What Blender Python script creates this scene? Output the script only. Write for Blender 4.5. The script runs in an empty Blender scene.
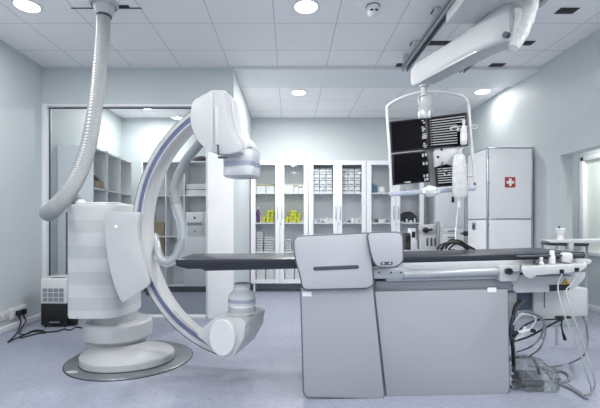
import bpy, bmesh, math, random
from mathutils import Vector as V, Matrix, noise
random.seed(7)
scene = bpy.context.scene
COL = scene.collection
H = 1.13; F = 400.0; CX, CY = 290.0, 226.0
CEIL = H + 1.95

def P(px, py, Y):
    return V(((px-CX)/F*Y, Y, H+(CY-py)/F*Y))
def X_(px, Y): return (px-CX)/F*Y
def Z_(py, Y): return H+(CY-py)/F*Y

# ------------------------------------------------------------------ materials
def lin(c):
    return tuple(((x/255)/12.92 if x/255 <= .04045 else ((x/255+.055)/1.055)**2.4) for x in c)
def mat(name, rgb, rough=.5, metal=0.0, spec=.5, vary=.04, vscale=6.0, bump=0.0, bscale=200.0, emit=None, estr=0, coat=0):
    m = bpy.data.materials.new(name); m.use_nodes = True
    nt = m.node_tree; b = nt.nodes['Principled BSDF']
    c = lin(rgb)
    tc = nt.nodes.new('ShaderNodeTexCoord'); n = nt.nodes.new('ShaderNodeTexNoise')
    n.inputs['Scale'].default_value = vscale; n.inputs['Detail'].default_value = 3
    nt.links.new(tc.outputs['Object'], n.inputs['Vector'])
    r = nt.nodes.new('ShaderNodeMix'); r.data_type = 'RGBA'
    r.inputs[6].default_value = tuple(x*(1-vary) for x in c)+(1,)
    r.inputs[7].default_value = tuple(min(1, x*(1+vary)) for x in c)+(1,)
    nt.links.new(n.outputs['Fac'], r.inputs[0]); nt.links.new(r.outputs[2], b.inputs['Base Color'])
    b.inputs['Roughness'].default_value = rough; b.inputs['Metallic'].default_value = metal
    b.inputs['Specular IOR Level'].default_value = spec
    b.inputs['Coat Weight'].default_value = coat
    if bump:
        n2 = nt.nodes.new('ShaderNodeTexNoise'); n2.inputs['Scale'].default_value = bscale
        nt.links.new(tc.outputs['Object'], n2.inputs['Vector'])
        bp = nt.nodes.new('ShaderNodeBump'); bp.inputs['Strength'].default_value = bump; bp.inputs['Distance'].default_value = .002
        nt.links.new(n2.outputs['Fac'], bp.inputs['Height']); nt.links.new(bp.outputs['Normal'], b.inputs['Normal'])
    if emit:
        b.inputs['Emission Color'].default_value = lin(emit)+(1,); b.inputs['Emission Strength'].default_value = estr
    return m
def clear(name, tint=(240, 248, 250), gloss=.08, haze=0.0, hazec=(225, 230, 232), rough=.02):
    m = bpy.data.materials.new(name); m.use_nodes = True
    nt = m.node_tree; nt.nodes.clear()
    out = nt.nodes.new('ShaderNodeOutputMaterial')
    t = nt.nodes.new('ShaderNodeBsdfTransparent'); t.inputs[0].default_value = lin(tint)+(1,)
    g = nt.nodes.new('ShaderNodeBsdfGlossy'); g.inputs['Roughness'].default_value = rough
    g.inputs[0].default_value = (.9, .95, 1, 1)
    lw = nt.nodes.new('ShaderNodeFresnel'); lw.inputs[0].default_value = 1.4
    mx = nt.nodes.new('ShaderNodeMixShader'); ml = nt.nodes.new('ShaderNodeMath'); ml.operation = 'MULTIPLY'
    ml.inputs[1].default_value = gloss/.03*.5
    nt.links.new(lw.outputs[0], ml.inputs[0]); nt.links.new(ml.outputs[0], mx.inputs[0])
    nt.links.new(t.outputs[0], mx.inputs[1]); nt.links.new(g.outputs[0], mx.inputs[2])
    last = mx
    if haze:
        d = nt.nodes.new('ShaderNodeBsdfPrincipled'); d.inputs['Base Color'].default_value = lin(hazec)+(1,)
        d.inputs['Roughness'].default_value = .25
        nn = nt.nodes.new('ShaderNodeTexNoise'); nn.inputs['Scale'].default_value = 18; nn.inputs['Detail'].default_value = 4
        tc = nt.nodes.new('ShaderNodeTexCoord'); nt.links.new(tc.outputs['Object'], nn.inputs['Vector'])
        mr = nt.nodes.new('ShaderNodeMapRange'); mr.inputs['From Min'].default_value = .3; mr.inputs['From Max'].default_value = .7
        mr.inputs['To Min'].default_value = max(0, haze-.08); mr.inputs['To Max'].default_value = min(1, haze+.08)
        nt.links.new(nn.outputs['Fac'], mr.inputs['Value'])
        m2 = nt.nodes.new('ShaderNodeMixShader'); nt.links.new(mr.outputs[0], m2.inputs[0])
        nt.links.new(last.outputs[0], m2.inputs[1]); nt.links.new(d.outputs[0], m2.inputs[2]); last = m2
    nt.links.new(last.outputs[0], out.inputs[0])
    return m
def emis(name, rgb, s):
    m = bpy.data.materials.new(name); m.use_nodes = True
    nt = m.node_tree; nt.nodes.clear(); o = nt.nodes.new('ShaderNodeOutputMaterial'); e = nt.nodes.new('ShaderNodeEmission')
    e.inputs[0].default_value = lin(rgb)+(1,); e.inputs[1].default_value = s; nt.links.new(e.outputs[0], o.inputs[0]); return m

M = {}
M['wall'] = mat('wall_paint', (197, 205, 208), .55, vary=.015, vscale=1.5, bump=.05)
M['beam'] = mat('beam_paint', (228, 233, 235), .5, vary=.01)
M['white'] = mat('white_lacquer', (232, 233, 237), .35, vary=.015)
M['equip'] = mat('equipment_white', (198, 200, 202), .32, vary=.012, coat=.15)
M['equip2'] = mat('equipment_pale_grey', (188, 191, 194), .35, vary=.012, coat=.1)
M['offwhite'] = mat('shell_white', (220, 221, 223), .28, vary=.01, coat=.3)
M['blue'] = mat('slate_blue_strip', (104, 113, 146), .4, vary=.03)
M['blue2'] = mat('pale_blue_strip', (182, 189, 208), .4, vary=.03)
M['greydk'] = mat('dark_grey_plastic', (70, 74, 84), .45)
M['rim'] = mat('rim_grey', (92, 96, 108), .45)
M['black'] = mat('black_plastic', (20, 21, 26), .4)
M['frame'] = mat('frame_grey', (146, 149, 158), .4)
M['panelw'] = mat('panel_white', (246, 247, 248), .4, vary=.01)
M['railsilver'] = mat('rail_silver', (172, 175, 180), .32, metal=.35)
M['darkred'] = mat('dark_red', (126, 52, 48), .5)
M['beamw'] = mat('beam_cover', (198, 201, 204), .5, vary=.01)
M['slot'] = mat('slot_dark', (38, 38, 42), .7)
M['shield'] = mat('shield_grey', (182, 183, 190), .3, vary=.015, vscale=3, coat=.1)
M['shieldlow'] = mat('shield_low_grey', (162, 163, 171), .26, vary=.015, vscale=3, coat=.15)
M['pad'] = mat('mattress_vinyl', (36, 39, 50), .32, vary=.08, vscale=9, bump=.15, bscale=60)
M['steel'] = mat('brushed_steel', (176, 180, 186), .28, metal=.9, vary=.04)
M['alu'] = mat('aluminium', (186, 190, 195), .38, metal=.6, vary=.03)
M['plate'] = mat('floor_plate_steel', (128, 133, 138), .34, metal=.45, vary=.05, vscale=10)
M['rail'] = mat('rail_grey', (140, 146, 151), .45, metal=.1)
M['hose'] = mat('hose_grey', (152, 157, 159), .4, vary=.02)
M['cable_hose'] = mat('hose_mid_grey', (160, 164, 166), .45)
M['cabblack'] = mat('cable_black', (24, 25, 28), .5)
M['cabgrey'] = mat('cable_grey', (120, 126, 132), .5)
M['cabgrey2'] = mat('cable_pale_grey', (170, 174, 176), .5)
M['cabwhite'] = mat('cable_white', (205, 210, 212), .5)
M['glass'] = clear('window_glass', (252, 254, 254), .04)
M['cabglass'] = clear('cabinet_glass', (253, 254, 254), .02)
M['film'] = clear('clear_plastic_film', (252, 253, 254), .04, haze=.11, hazec=(248, 250, 252), rough=.2)
M['film4'] = clear('translucent_sleeve', (250, 251, 252), .05, haze=.6, hazec=(244, 246, 246), rough=.25)
M['film2'] = clear('plastic_sheet', (250, 251, 252), .05, haze=.8, hazec=(240, 242, 243), rough=.3)
M['film3'] = clear('smoky_plastic_bag', (250, 251, 250), .05, haze=.09, hazec=(215, 217, 217), rough=.12)
M['screen'] = mat('screen_black', (5, 5, 10), .28, spec=.06, emit=(60, 52, 90), estr=.02)
M['glow'] = emis('screen_white', (225, 232, 238), .75)
M['red'] = mat('sign_red', (168, 62, 48), .45)
M['paper'] = mat('paper_white', (236, 237, 239), .7)
M['carton'] = mat('carton_white', (224, 227, 230), .7)
M['yellow'] = mat('yellow_packet', (192, 196, 54), .5, vary=.12, vscale=25)
M['olive'] = mat('olive_lid', (160, 155, 92), .6)
M['purple'] = mat('purple_bottle', (88, 62, 110), .4)
M['bluebot'] = mat('blue_bottle', (92, 140, 178), .3)
M['brown'] = mat('cardboard', (150, 132, 104), .75)
M['dkgrey'] = mat('charcoal_cloth', (58, 60, 64), .8, vary=.2, vscale=30)
M['mesh'] = mat('blue_grey_mesh', (76, 84, 104), .5, vary=.15, vscale=80)
M['orange'] = mat('warning_yellow', (208, 170, 60), .5)
M['kick'] = mat('kick_dark', (86, 92, 100), .6)
M['lamp'] = emis('lamp_glow', (244, 250, 255), 9.0)
M['door'] = mat('pale_green_panel', (222, 229, 224), .3)
M['led'] = emis('led', (250, 252, 255), 3.0)

# floor: blue grey vinyl with fine fleck
def floor_mat():
    m = mat('floor_vinyl', (152, 157, 174), .34, vary=.05, vscale=.9)
    nt = m.node_tree; b = nt.nodes['Principled BSDF']
    tc = nt.nodes.new('ShaderNodeTexCoord'); n = nt.nodes.new('ShaderNodeTexNoise'); n.inputs['Scale'].default_value = 46; n.inputs['Detail'].default_value = 5
    nt.links.new(tc.outputs['Object'], n.inputs['Vector'])
    r = nt.nodes.new('ShaderNodeMapRange'); r.inputs['From Min'].default_value = .3; r.inputs['From Max'].default_value = .7
    r.inputs['To Min'].default_value = .86; r.inputs['To Max'].default_value = 1.12
    nt.links.new(n.outputs['Fac'], r.inputs['Value'])
    src = b.inputs['Base Color'].links[0].from_socket
    x = nt.nodes.new('ShaderNodeVectorMath'); x.operation = 'SCALE'
    nt.links.new(src, x.inputs[0]); nt.links.new(r.outputs[0], x.inputs['Scale']); nt.links.new(x.outputs[0], b.inputs['Base Color'])
    n3 = nt.nodes.new('ShaderNodeTexNoise'); n3.inputs['Scale'].default_value = 3
    nt.links.new(tc.outputs['Object'], n3.inputs['Vector'])
    r3 = nt.nodes.new('ShaderNodeMapRange'); r3.inputs['To Min'].default_value = .3; r3.inputs['To Max'].default_value = .48
    nt.links.new(n3.outputs['Fac'], r3.inputs['Value']); nt.links.new(r3.outputs[0], b.inputs['Roughness'])
    return m
M['floor'] = floor_mat()
# ceiling: mineral tiles, grid drawn by the joints themselves
def ceil_mat():
    m = mat('ceiling_tile', (246, 245, 246), .6, vary=.012, vscale=3)
    nt = m.node_tree; b = nt.nodes['Principled BSDF']
    tc = nt.nodes.new('ShaderNodeTexCoord'); sp = nt.nodes.new('ShaderNodeSeparateXYZ'); nt.links.new(tc.outputs['Object'], sp.inputs[0])
    def line(sock, off):
        a = nt.nodes.new('ShaderNodeMath'); a.operation = 'ADD'; a.inputs[1].default_value = -off+60*.6
        nt.links.new(sock, a.inputs[0])
        mo = nt.nodes.new('ShaderNodeMath'); mo.operation = 'MODULO'; mo.inputs[1].default_value = .595; nt.links.new(a.outputs[0], mo.inputs[0])
        c = nt.nodes.new('ShaderNodeMath'); c.operation = 'LESS_THAN'; c.inputs[1].default_value = .009; nt.links.new(mo.outputs[0], c.inputs[0]); return c
    # offsets chosen so a joint falls on x=-.154 and y=3.843
    lx = line(sp.outputs[0], -.154+60*.6-60*.595); ly = line(sp.outputs[1], 3.843+60*.6-60*.595)
    mx = nt.nodes.new('ShaderNodeMath'); mx.operation = 'MAXIMUM'; nt.links.new(lx.outputs[0], mx.inputs[0]); nt.links.new(ly.outputs[0], mx.inputs[1])
    mixn = nt.nodes.new('ShaderNodeMix'); mixn.data_type = 'RGBA'; mixn.inputs[7].default_value = lin((200, 203, 208))+(1,)
    src = b.inputs['Base Color'].links[0].from_socket
    nt.links.new(mx.outputs[0], mixn.inputs[0]); nt.links.new(src, mixn.inputs[6]); nt.links.new(mixn.outputs[2], b.inputs['Base Color'])
    return m
M['ceil'] = ceil_mat()
# scanner column: alternating bands of two tones by height
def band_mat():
    m = mat('two_tone_bands', (214, 216, 218), .3, vary=.01)
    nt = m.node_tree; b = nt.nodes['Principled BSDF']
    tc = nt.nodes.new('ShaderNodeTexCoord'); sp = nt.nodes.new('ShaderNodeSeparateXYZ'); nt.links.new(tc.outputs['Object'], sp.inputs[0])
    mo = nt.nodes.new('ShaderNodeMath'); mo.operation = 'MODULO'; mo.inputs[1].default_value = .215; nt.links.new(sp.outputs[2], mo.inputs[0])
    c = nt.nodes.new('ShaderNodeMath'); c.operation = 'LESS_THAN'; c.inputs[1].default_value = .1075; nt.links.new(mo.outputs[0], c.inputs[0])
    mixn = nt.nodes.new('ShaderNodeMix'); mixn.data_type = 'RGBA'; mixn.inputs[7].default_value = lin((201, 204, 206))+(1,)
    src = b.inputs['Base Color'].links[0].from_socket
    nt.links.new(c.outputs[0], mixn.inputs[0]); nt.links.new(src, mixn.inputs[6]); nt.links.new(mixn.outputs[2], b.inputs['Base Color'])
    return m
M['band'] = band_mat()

# ------------------------------------------------------------------ mesh helpers
def B(): return bmesh.new()
def bevel(bm, off, seg=2, ang=30, edges=None):
    if edges is None:
        bmesh.ops.recalc_face_normals(bm, faces=bm.faces[:])
        edges = [e for e in bm.edges if len(e.link_faces) == 2 and e.calc_face_angle(0) > math.radians(ang)]
    if edges: bmesh.ops.bevel(bm, geom=edges, offset=off, segments=seg, profile=.5, affect='EDGES', clamp_overlap=True)
    return bm
def merge(dst, src):
    me = bpy.data.meshes.new('tmp'); src.to_mesh(me); src.free(); dst.from_mesh(me); bpy.data.meshes.remove(me); return dst
def box(bm, lo, hi, bev=0, seg=2, rot=0):
    t = B(); bmesh.ops.create_cube(t, size=1)
    lo, hi = V(lo), V(hi); c = (lo+hi)/2; s = hi-lo
    for v in t.verts: v.co = V((v.co.x*s.x, v.co.y*s.y, v.co.z*s.z))
    if bev: bevel(t, bev, seg)
    if rot: bmesh.ops.rotate(t, verts=t.verts[:], cent=(0, 0, 0), matrix=Matrix.Rotation(rot, 3, 'Z'))
    for v in t.verts: v.co += c
    return merge(bm, t)
def prism(bm, pts, off, bev=0, seg=2, back=None):
    """pts: ring of 3D points; off: extrusion vector (or explicit ring back)"""
    t = B(); a = [t.verts.new(p) for p in pts]
    b = [t.verts.new(p) for p in (back if back else [V(p)+V(off) for p in pts])]
    t.faces.new(a); t.faces.new(b[::-1]); n = len(a)
    for i in range(n): t.faces.new((a[i], b[i], b[(i+1) % n], a[(i+1) % n]))
    if bev: bevel(t, bev, seg)
    return merge(bm, t)
def cyl(bm, p0, p1, r0, r1=None, seg=20, bev=0):
    if r1 is None: r1 = r0
    p0, p1 = V(p0), V(p1); d = (p1-p0)
    z = d.normalized(); x = z.orthogonal().normalized(); y = z.cross(x)
    ring = lambda p, r: [p+x*r*math.cos(2*math.pi*i/seg)+y*r*math.sin(2*math.pi*i/seg) for i in range(seg)]
    return prism(bm, ring(p0, r0), None, bev, 2, ring(p1, r1))
def lathe(bm, c, prof, seg=32, sx=1, sy=1, axis=None):
    """prof: (r,z) from bottom to top about vertical axis at c"""
    c = V(c); rows = []
    t = B()
    for r, z in prof:
        rows.append([t.verts.new(c+V((sx*r*math.cos(2*math.pi*i/seg), sy*r*math.sin(2*math.pi*i/seg), z))) for i in range(seg)])
    for a, b in zip(rows, rows[1:]):
        for i in range(seg): t.faces.new((a[i], a[(i+1) % seg], b[(i+1) % seg], b[i]))
    t.faces.new(rows[0][::-1]); t.faces.new(rows[-1])
    return merge(bm, t)
def spline(pts, n=8):
    pts = [V(p) for p in pts]; out = []
    q = [pts[0]*2-pts[1]]+pts+[pts[-1]*2-pts[-2]]
    for i in range(1, len(q)-2):
        a, b, c, d = q[i-1:i+3]
        for k in range(n):
            t = k/n
            out.append(.5*((2*b)+(c-a)*t+(2*a-5*b+4*c-d)*t*t+(3*b-a-3*c+d)*t**3))
    out.append(pts[-1]); return out
def tube(bm, pts, r, seg=8, smooth=8, rfun=None, cap=True):
    path = spline(pts, smooth) if smooth else [V(p) for p in pts]
    t = B(); rows = []; x = None
    for i, p in enumerate(path):
        d = (path[min(i+1, len(path)-1)]-path[max(i-1, 0)]).normalized()
        if x is None: x = d.orthogonal().normalized()
        else:
            x = (x-d*x.dot(d)); x = x.normalized() if x.length > 1e-6 else d.orthogonal().normalized()
        y = d.cross(x); rr = rfun(i, len(path)) if rfun else r
        rows.append([t.verts.new(p+x*rr*math.cos(2*math.pi*k/seg)+y*rr*math.sin(2*math.pi*k/seg)) for k in range(seg)])
    for a, b in zip(rows, rows[1:]):
        for k in range(seg): t.faces.new((a[k], a[(k+1) % seg], b[(k+1) % seg], b[k]))
    if cap: t.faces.new(rows[0][::-1]); t.faces.new(rows[-1])
    return merge(bm, t)
def rpoly(pts, r, n=5):
    """round the corners of a 2D polygon"""
    out = []; N = len(pts)
    for i in range(N):
        p = V(pts[i][:2]); a = V(pts[i-1][:2]); b = V(pts[(i+1) % N][:2]); rr = pts[i][2] if len(pts[i]) > 2 else r
        da = (a-p); db = (b-p); rr = min(rr, da.length*.48, db.length*.48)
        s = p+da.normalized()*rr; e = p+db.normalized()*rr
        for k in range(n+1):
            t = k/n; out.append(((1-t)**2*s+2*t*(1-t)*p+t*t*e))
    return out
def inset(pts, d):
    N = len(pts); out = []
    area = sum(pts[i].x*pts[(i+1) % N].y-pts[(i+1) % N].x*pts[i].y for i in range(N)); sg = 1 if area > 0 else -1
    for i in range(N):
        t = (pts[(i+1) % N]-pts[i-1]).normalized(); out.append(pts[i]+V((-t.y, t.x))*d*sg)
    return out

ORG = {}
def obj(name, bm, m, parent=None, sharp=38):
    bmesh.ops.recalc_face_normals(bm, faces=bm.faces[:])
    for f in bm.faces: f.smooth = True
    for e in bm.edges:
        e.smooth = not (len(e.link_faces) != 2 or e.calc_face_angle(0) > math.radians(sharp))
    if parent is not None: o0 = ORG[parent.name]
    else:
        lo = [min(v.co[k] for v in bm.verts) for k in range(3)]; hi = [max(v.co[k] for v in bm.verts) for k in range(3)]
        o0 = V(((lo[0]+hi[0])/2, (lo[1]+hi[1])/2, lo[2]))
    bmesh.ops.translate(bm, verts=bm.verts[:], vec=-o0)
    me = bpy.data.meshes.new(name); bm.to_mesh(me); bm.free()
    o = bpy.data.objects.new(name, me); COL.objects.link(o); me.materials.append(m)
    if parent is not None: o.parent = parent
    else: o.location = o0
    ORG[o.name] = o0
    return o
def thing(name, label, cat, loc, group=None):
    o = bpy.data.objects.new(name, None); COL.objects.link(o); o.location = loc; o.empty_display_size = .1
    o['label'] = label; o['category'] = cat
    if group: o['group'] = group
    ORG[o.name] = V(loc); return o
def tag(o, label, cat, group=None):
    o['label'] = label; o['category'] = cat
    if group: o['group'] = group
    return o
def struct(name, bm, m, parent=None):
    o = obj(name, bm, m, parent)
    if parent is None: o['kind'] = 'structure'
    return o
def dup(root, d, label=None, group=None):
    """copy a thing with its parts and sub-parts, moved by d"""
    r = root.copy(); COL.objects.link(r); r.location = root.location+V(d)
    if label: r['label'] = label
    if group: r['group'] = group
    for ch in list(root.children):
        c = ch.copy(); COL.objects.link(c); c.parent = r
        for g in ch.children:
            e = g.copy(); COL.objects.link(e); e.parent = c
    ORG[r.name] = ORG[root.name]+V(d)
    return r

# ================================================================== SETTING
XL, XR = -3.03, 3.06; YB = 7.2; YF = -1.6; YP = 4.9
XC = 3.95
b = B(); box(b, (XL-.1, YF, -.1), (XC+.1, YB+.1, 0)); struct('floor', b, M['floor'])
b = B(); box(b, (XL-.1, YF, CEIL), (XR+.1, YB+.1, CEIL+.1)); o = struct('ceiling', b, M['ceil'])
# keep the grid in world coordinates: shift the mesh so that the object sits at the origin
o.data.transform(Matrix.Translation(o.location)); o.location = (0, 0, 0)
b = B(); box(b, (XL-.1, YF, 0), (XL, YB, CEIL)); struct('wall_left', b, M['wall'])
b = B(); box(b, (XL-.1, YB, 0), (XR+.1, YB+.1, CEIL)); struct('wall_back', b, M['wall'])
b = B(); box(b, (XL-.1, YF-.1, 0), (XC, YF, CEIL)); struct('wall_front', b, M['wall'])
b = B()
box(b, (XR, 4.53, 0), (XR+.14, YB, CEIL)); box(b, (XR, YF, 1.93), (XR+.14, 4.53, CEIL)); box(b, (XR, YF, 0), (XR+.14, 2.5, 1.93))
struct('wall_right', b, M['wall'])
b = B()
box(b, (XC, 2.2, 0), (XC+.1, 6.3, .77)); box(b, (XC, 2.2, 2.04), (XC+.1, 6.3, 2.4)); box(b, (XC, 5.42, .77), (XC+.1, 6.3, 2.04)); box(b, (XC, 2.2, .77), (XC+.1, 4.2, 2.04))
box(b, (XR+.14, 6.2, 0), (XC, 6.3, 2.4)); box(b, (XR+.14, 2.2, 2.35), (XC, 6.2, 2.45)); box(b, (XR+.14, 2.1, 0), (XC, 2.2, 2.4))
struct('wall_corridor', b, M['wall'])
b = B(); box(b, (XC-.015, 2.2, 0), (XC, 6.2, .1), .004); struct('baseboard_corridor', b, M['white'])
# corridor window
b = B()
for lo, hi in (((XC-.02, 5.36, .75), (XC+.05, 5.44, 2.06)), ((XC-.02, 4.18, .75), (XC+.05, 4.24, 2.06)), ((XC-.02, 4.2, 2.0), (XC+.05, 5.42, 2.06)), ((XC-.03, 4.2, .74), (XC+.05, 5.42, .8))):
    box(b, lo, hi, .005)
w2 = struct('window_2', b, M['white'])
b = B(); box(b, (XC+.03, 4.2, .77), (XC+.04, 5.42, 2.04)); obj('pane', b, M['door'], w2)
# partition with the glazed opening, return wall, beam soffit
XG = -1.005; ZG = Z_(104, YP)
b = B(); box(b, (XL, YP, ZG), (-.69, YP+.12, CEIL)); box(b, (XG, YP, 0), (-.69, YP+.12, ZG)); box(b, (-.80, YP+.12, 0), (-.69, YB, CEIL))
struct('wall_partition', b, M['wall'])
b = B(); box(b, (XG, YP-.012, 0), (-.69, YP, Z_(152, YP)), .003); struct('trim_3', b, M['panelw'])
b = B(); box(b, (-.69, YP, CEIL-.035), (XR, 5.53, CEIL)); struct('trim_1', b, M['beam'])
b = B(); box(b, (XL, YP-.012, CEIL-.012), (XR, YP, CEIL), .003); struct('trim_2', b, M['white'])
b = B()
for lo, hi in (((XL, YP-.02, 0), (XL+.05, YP+.1, ZG)), ((XG-.03, YP+.02, 0), (XG, YP+.1, ZG)), ((XL+.05, YP-.005, ZG-.03), (XG-.03, YP+.1, ZG)), ((XL+.05, YP, 0), (XG-.03, YP+.1, .03))):
    box(b, lo, hi, .004)
w1 = struct('window_1', b, M['white'])
b = B(); box(b, (XL+.05, YP+.05, .03), (XG-.03, YP+.06, ZG-.03)); obj('pane', b, M['glass'], w1)
b = B(); box(b, (XL+.05, YP+.044, .03), (XL+.06, YP+.066, ZG-.03)); box(b, (XL+.06, YP+.044, ZG-.042), (XG-.03, YP+.066, ZG-.03)); box(b, (XL+.26, YP+.044, .03), (XL+.268, YP+.066, 1.3)); obj('gasket', b, M['greydk'], w1)
# skirting with a small trunking roll on the left wall
b = B(); box(b, (XL, YF, 0), (XL+.03, YP-.02, .075), .012, 3); struct('baseboard_left', b, M['white'])
b = B(); box(b, (XR-.012, 4.53, 0), (XR, YB, .09), .004); struct('baseboard_right', b, M['wall'])

# ------------------------------------------------------------------ ceiling fittings
def downlight(x, y, label, r=.11):
    t = thing('ceiling_downlight', label, 'ceiling light', (x, y, CEIL-.02), 'round recessed downlights')
    b = B(); lathe(b, (x, y, CEIL-.012), [(r*.9, .002), (r*1.0, 0), (r*1.12, .006), (r*1.12, .0118)], 32); obj('trim_ring', b, M['white'], t)
    b = B(); lathe(b, (x, y, CEIL-.016), [(r*.86, 0), (r*.9, .004), (r*.9, .006)], 32); obj('diffuser', b, M['lamp'], t)
    return t
LIGHTS = [(-2.32, 3.53, 'round downlight in the ceiling left of the hanging grey hose'),
          (.142, 3.545, 'round downlight in the ceiling left of the smoke detector'),
          (.131, 5.82, 'round downlight above the glass cabinets beyond the ceiling beam'),
          (2.78, 5.78, 'round downlight washing the right wall above the first aid cabinet'),
          (-2.36, 6.55, 'round downlight inside the glazed store room')]
for x, y, l in LIGHTS: downlight(x, y, l)
sx, sy = X_(373, 3.55), 3.55
t = thing('smoke_detector', 'small round white smoke detector on the ceiling tiles', 'smoke detector', (sx, sy, CEIL-.06))
b = B(); lathe(b, (sx, sy, CEIL), [(.04, -.078), (.048, -.07), (.05, -.03), (.056, -.014), (.056, -.001)], 24); obj('body', b, M['white'], t)
b = B(); lathe(b, (sx, sy, CEIL), [(.02, -.09), (.03, -.085), (.034, -.078)], 20); obj('sensor_cage', b, M['white'], t)
for k in (-1, 1): b = B(); box(b, (sx+k*.02-.012, sy-.052, CEIL-.062), (sx+k*.02+.012, sy-.03, CEIL-.05)); obj('vent_slot', b, M['black'], t)
b = B(); lathe(b, (sx, sy, CEIL), [(.06, -.006), (.062, -.0005)], 24)
obj('mount_plate', b, M['greydk'], t)

# dark openings in the tiles for the hangers
RX1, RX2, RX3 = 1.325, 2.0, 2.49
def opening(x0, x1, y, label):
    b = B(); box(b, (x0, y-.05, CEIL-.006), (x1, y+.05, CEIL-.0005), .002)
    tag(obj('ceiling_slot', b, M['slot'], None), label, 'ceiling slot', 'dark hanger slots in the ceiling')
for y, w in ((3.62, 'near end'), (4.26, 'middle'), (4.84, 'far end')):
    opening(1.285, 1.45 if y != 4.26 else 1.72, y, 'dark ceiling slot above the rail left of the boom, '+w)
    opening(RX3-.07, RX3+.1, y, 'dark ceiling slot in the row near the right wall, '+w)
opening(RX2-.04, RX2+.2, 4.76, 'dark ceiling slot beside the end of the rail right of the boom')
def rail(x, y0, y1, z, label):
    t = thing('ceiling_rail', label, 'ceiling rail', (x, (y0+y1)/2, z), 'grey ceiling rails')
    b = B(); w = .032
    prof = [(-w, 0), (-w, .085), (w, .085), (w, 0), (w*.6, 0), (w*.6, .05), (-w*.6, .05), (-w*.6, 0)]
    prism(b, [V((x+px, y0, z+pz)) for px, pz in prof], (0, y1-y0, 0)); obj('channel', b, M['rail'], t)
    b = B(); box(b, (x-w-.004, y0, z+.03), (x-w, y1, z+.05), .001); obj('side_groove', b, M['greydk'], t)
    y = 4.80
    for y in (3.62, 4.26, 4.58):
        if y0 < y < y1:
            b = B(); box(b, (x-.03, y-.03, z+.085), (x+.03, y+.03, CEIL-.0065), .004); cyl(b, (x-.01, y-.045, z+.1), (x-.01, y-.045, CEIL-.0065), .028, seg=16); obj('hanger', b, M['equip'], t)
    return t
RZ = CEIL-.17
rail(RX1, 1.6, 4.62, RZ, 'long grey ceiling rail left of the white boom')
rail(RX2, 1.6, 4.66, RZ, 'grey ceiling rail right of and behind the white boom')

# ceiling hose of the scanner
t = thing('ceiling_hose', 'thick ribbed grey hose hanging from the ceiling beside the scanner', 'hose', P(104, -2, 3.5))
pts = [P(104, -1, 3.5), P(103.5, 16, 3.5), P(102.5, 40, 3.45), P(99, 76, 3.36), P(95, 108, 3.22), P(88.5, 145, 3.02), P(79.5, 172, 2.86), P(66, 195, 2.74), P(55, 207.5, 2.7), P(49, 212.8, 2.78), P(50, 212, 2.93), P(56, 205, 3.12), P(64, 198.5, 3.32), P(71, 197, 3.43), P(77, 203, 3.47)]
b = B(); tube(b, pts, .055, 36, 22, rfun=lambda i, n: .0555+(.0017 if i % 2 == 0 else -.0017)); obj('hose', b, M['hose'], t, sharp=14)
c = P(104, 0, 3.5)
b = B(); lathe(b, (c.x, c.y, 0), [(.062, Z_(15.5, 3.5)), (.075, Z_(14, 3.5)), (.098, Z_(4, 3.5)), (.105, CEIL-.03), (.12, CEIL-.02), (.12, CEIL-.001)], 28); obj('collar', b, M['equip2'], t)
b = B(); lathe(b, (c.x, c.y, 0), [(.060, Z_(17.5, 3.5)), (.064, Z_(17, 3.5)), (.064, Z_(15.4, 3.5)), (.06, Z_(15.3, 3.5))], 28); obj('clamp_ring', b, M['greydk'], t)
b = B(); box(b, (c.x-.33, c.y+.07, CEIL-.004), (c.x+.3, c.y+.085, CEIL-.0005)); box(b, (c.x+.1, c.y+.03, CEIL-.005), (c.x+.2, c.y+.07, CEIL-.0005)); obj('tile_cutout', b, M['slot'], t)

# ================================================================== SCANNER
S = thing('angiography_scanner', 'large white floor mounted scanner with open ring arm', 'medical scanner', (-1.37, 3.37, 0))
b = B(); lathe(b, (-1.355, 3.415, 0), [(.505, 0), (.505, .006), (.497, .012)], 72); obj('floor_plate', b, M['plate'], S)
b = B(); lathe(b, (-1.355, 3.415, 0), [(.511, 0.0), (.511, .004)], 72); obj('plate_edge', b, M['slot'], S)
c = P(72, 373, 3.06)
b = B(); lathe(b, (c.x, c.y, .012), [(.035, 0), (.035, .003)], 20, 1.3, .7); obj('plate_cap', b, M['equip'], S)
# egg shaped pedestal
def egg(c, rx0, rx1, ry, n=56):
    return [V((c[0]+(rx1 if math.cos(a) > 0 else rx0)*math.cos(a), c[1]+ry*math.sin(a), 0)) for a in (2*math.pi*i/n for i in range(n))]
def stack(bm, c, rows, n=56):
    """rows: (rx0, rx1, ry, z)"""
    t = B(); R = [[t.verts.new(p+V((0, 0, z))) for p in egg(c, a, bb, ry, n)] for a, bb, ry, z in rows]
    for p, q in zip(R, R[1:]):
        for i in range(n): t.faces.new((p[i], p[(i+1) % n], q[(i+1) % n], q[i]))
    t.faces.new(R[0][::-1]); t.faces.new(R[-1]); return merge(bm, t)
b = B(); stack(b, (-1.40, 3.36), [(.325, .41, .325, .013), (.333, .42, .333, .02), (.333, .42, .333, .066), (.328, .414, .327, .076), (.31, .395, .308, .083), (.2, .25, .2, .105), (.1, .1, .1, .11)])
obj('pedestal', b, M['equip2'], S, 26)
b = B(); stack(b, (-1.40, 3.36), [(.338, .425, .338, .0125), (.338, .425, .338, .016)]); obj('pedestal_shadow_gap', b, M['greydk'], S)
b = B(); stack(b, (-1.55, 3.62), [(.27, .22, .23, .0), (.28, .24, .25, .11), (.285, .26, .265, .125), (.29, .285, .295, .15), (.29, .29, .30, .25), (.283, .283, .293, .275), (.265, .265, .275, .287), (.2, .2, .2, .29)])
obj('swivel_base', b, M['equip2'], S, 26)
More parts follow.
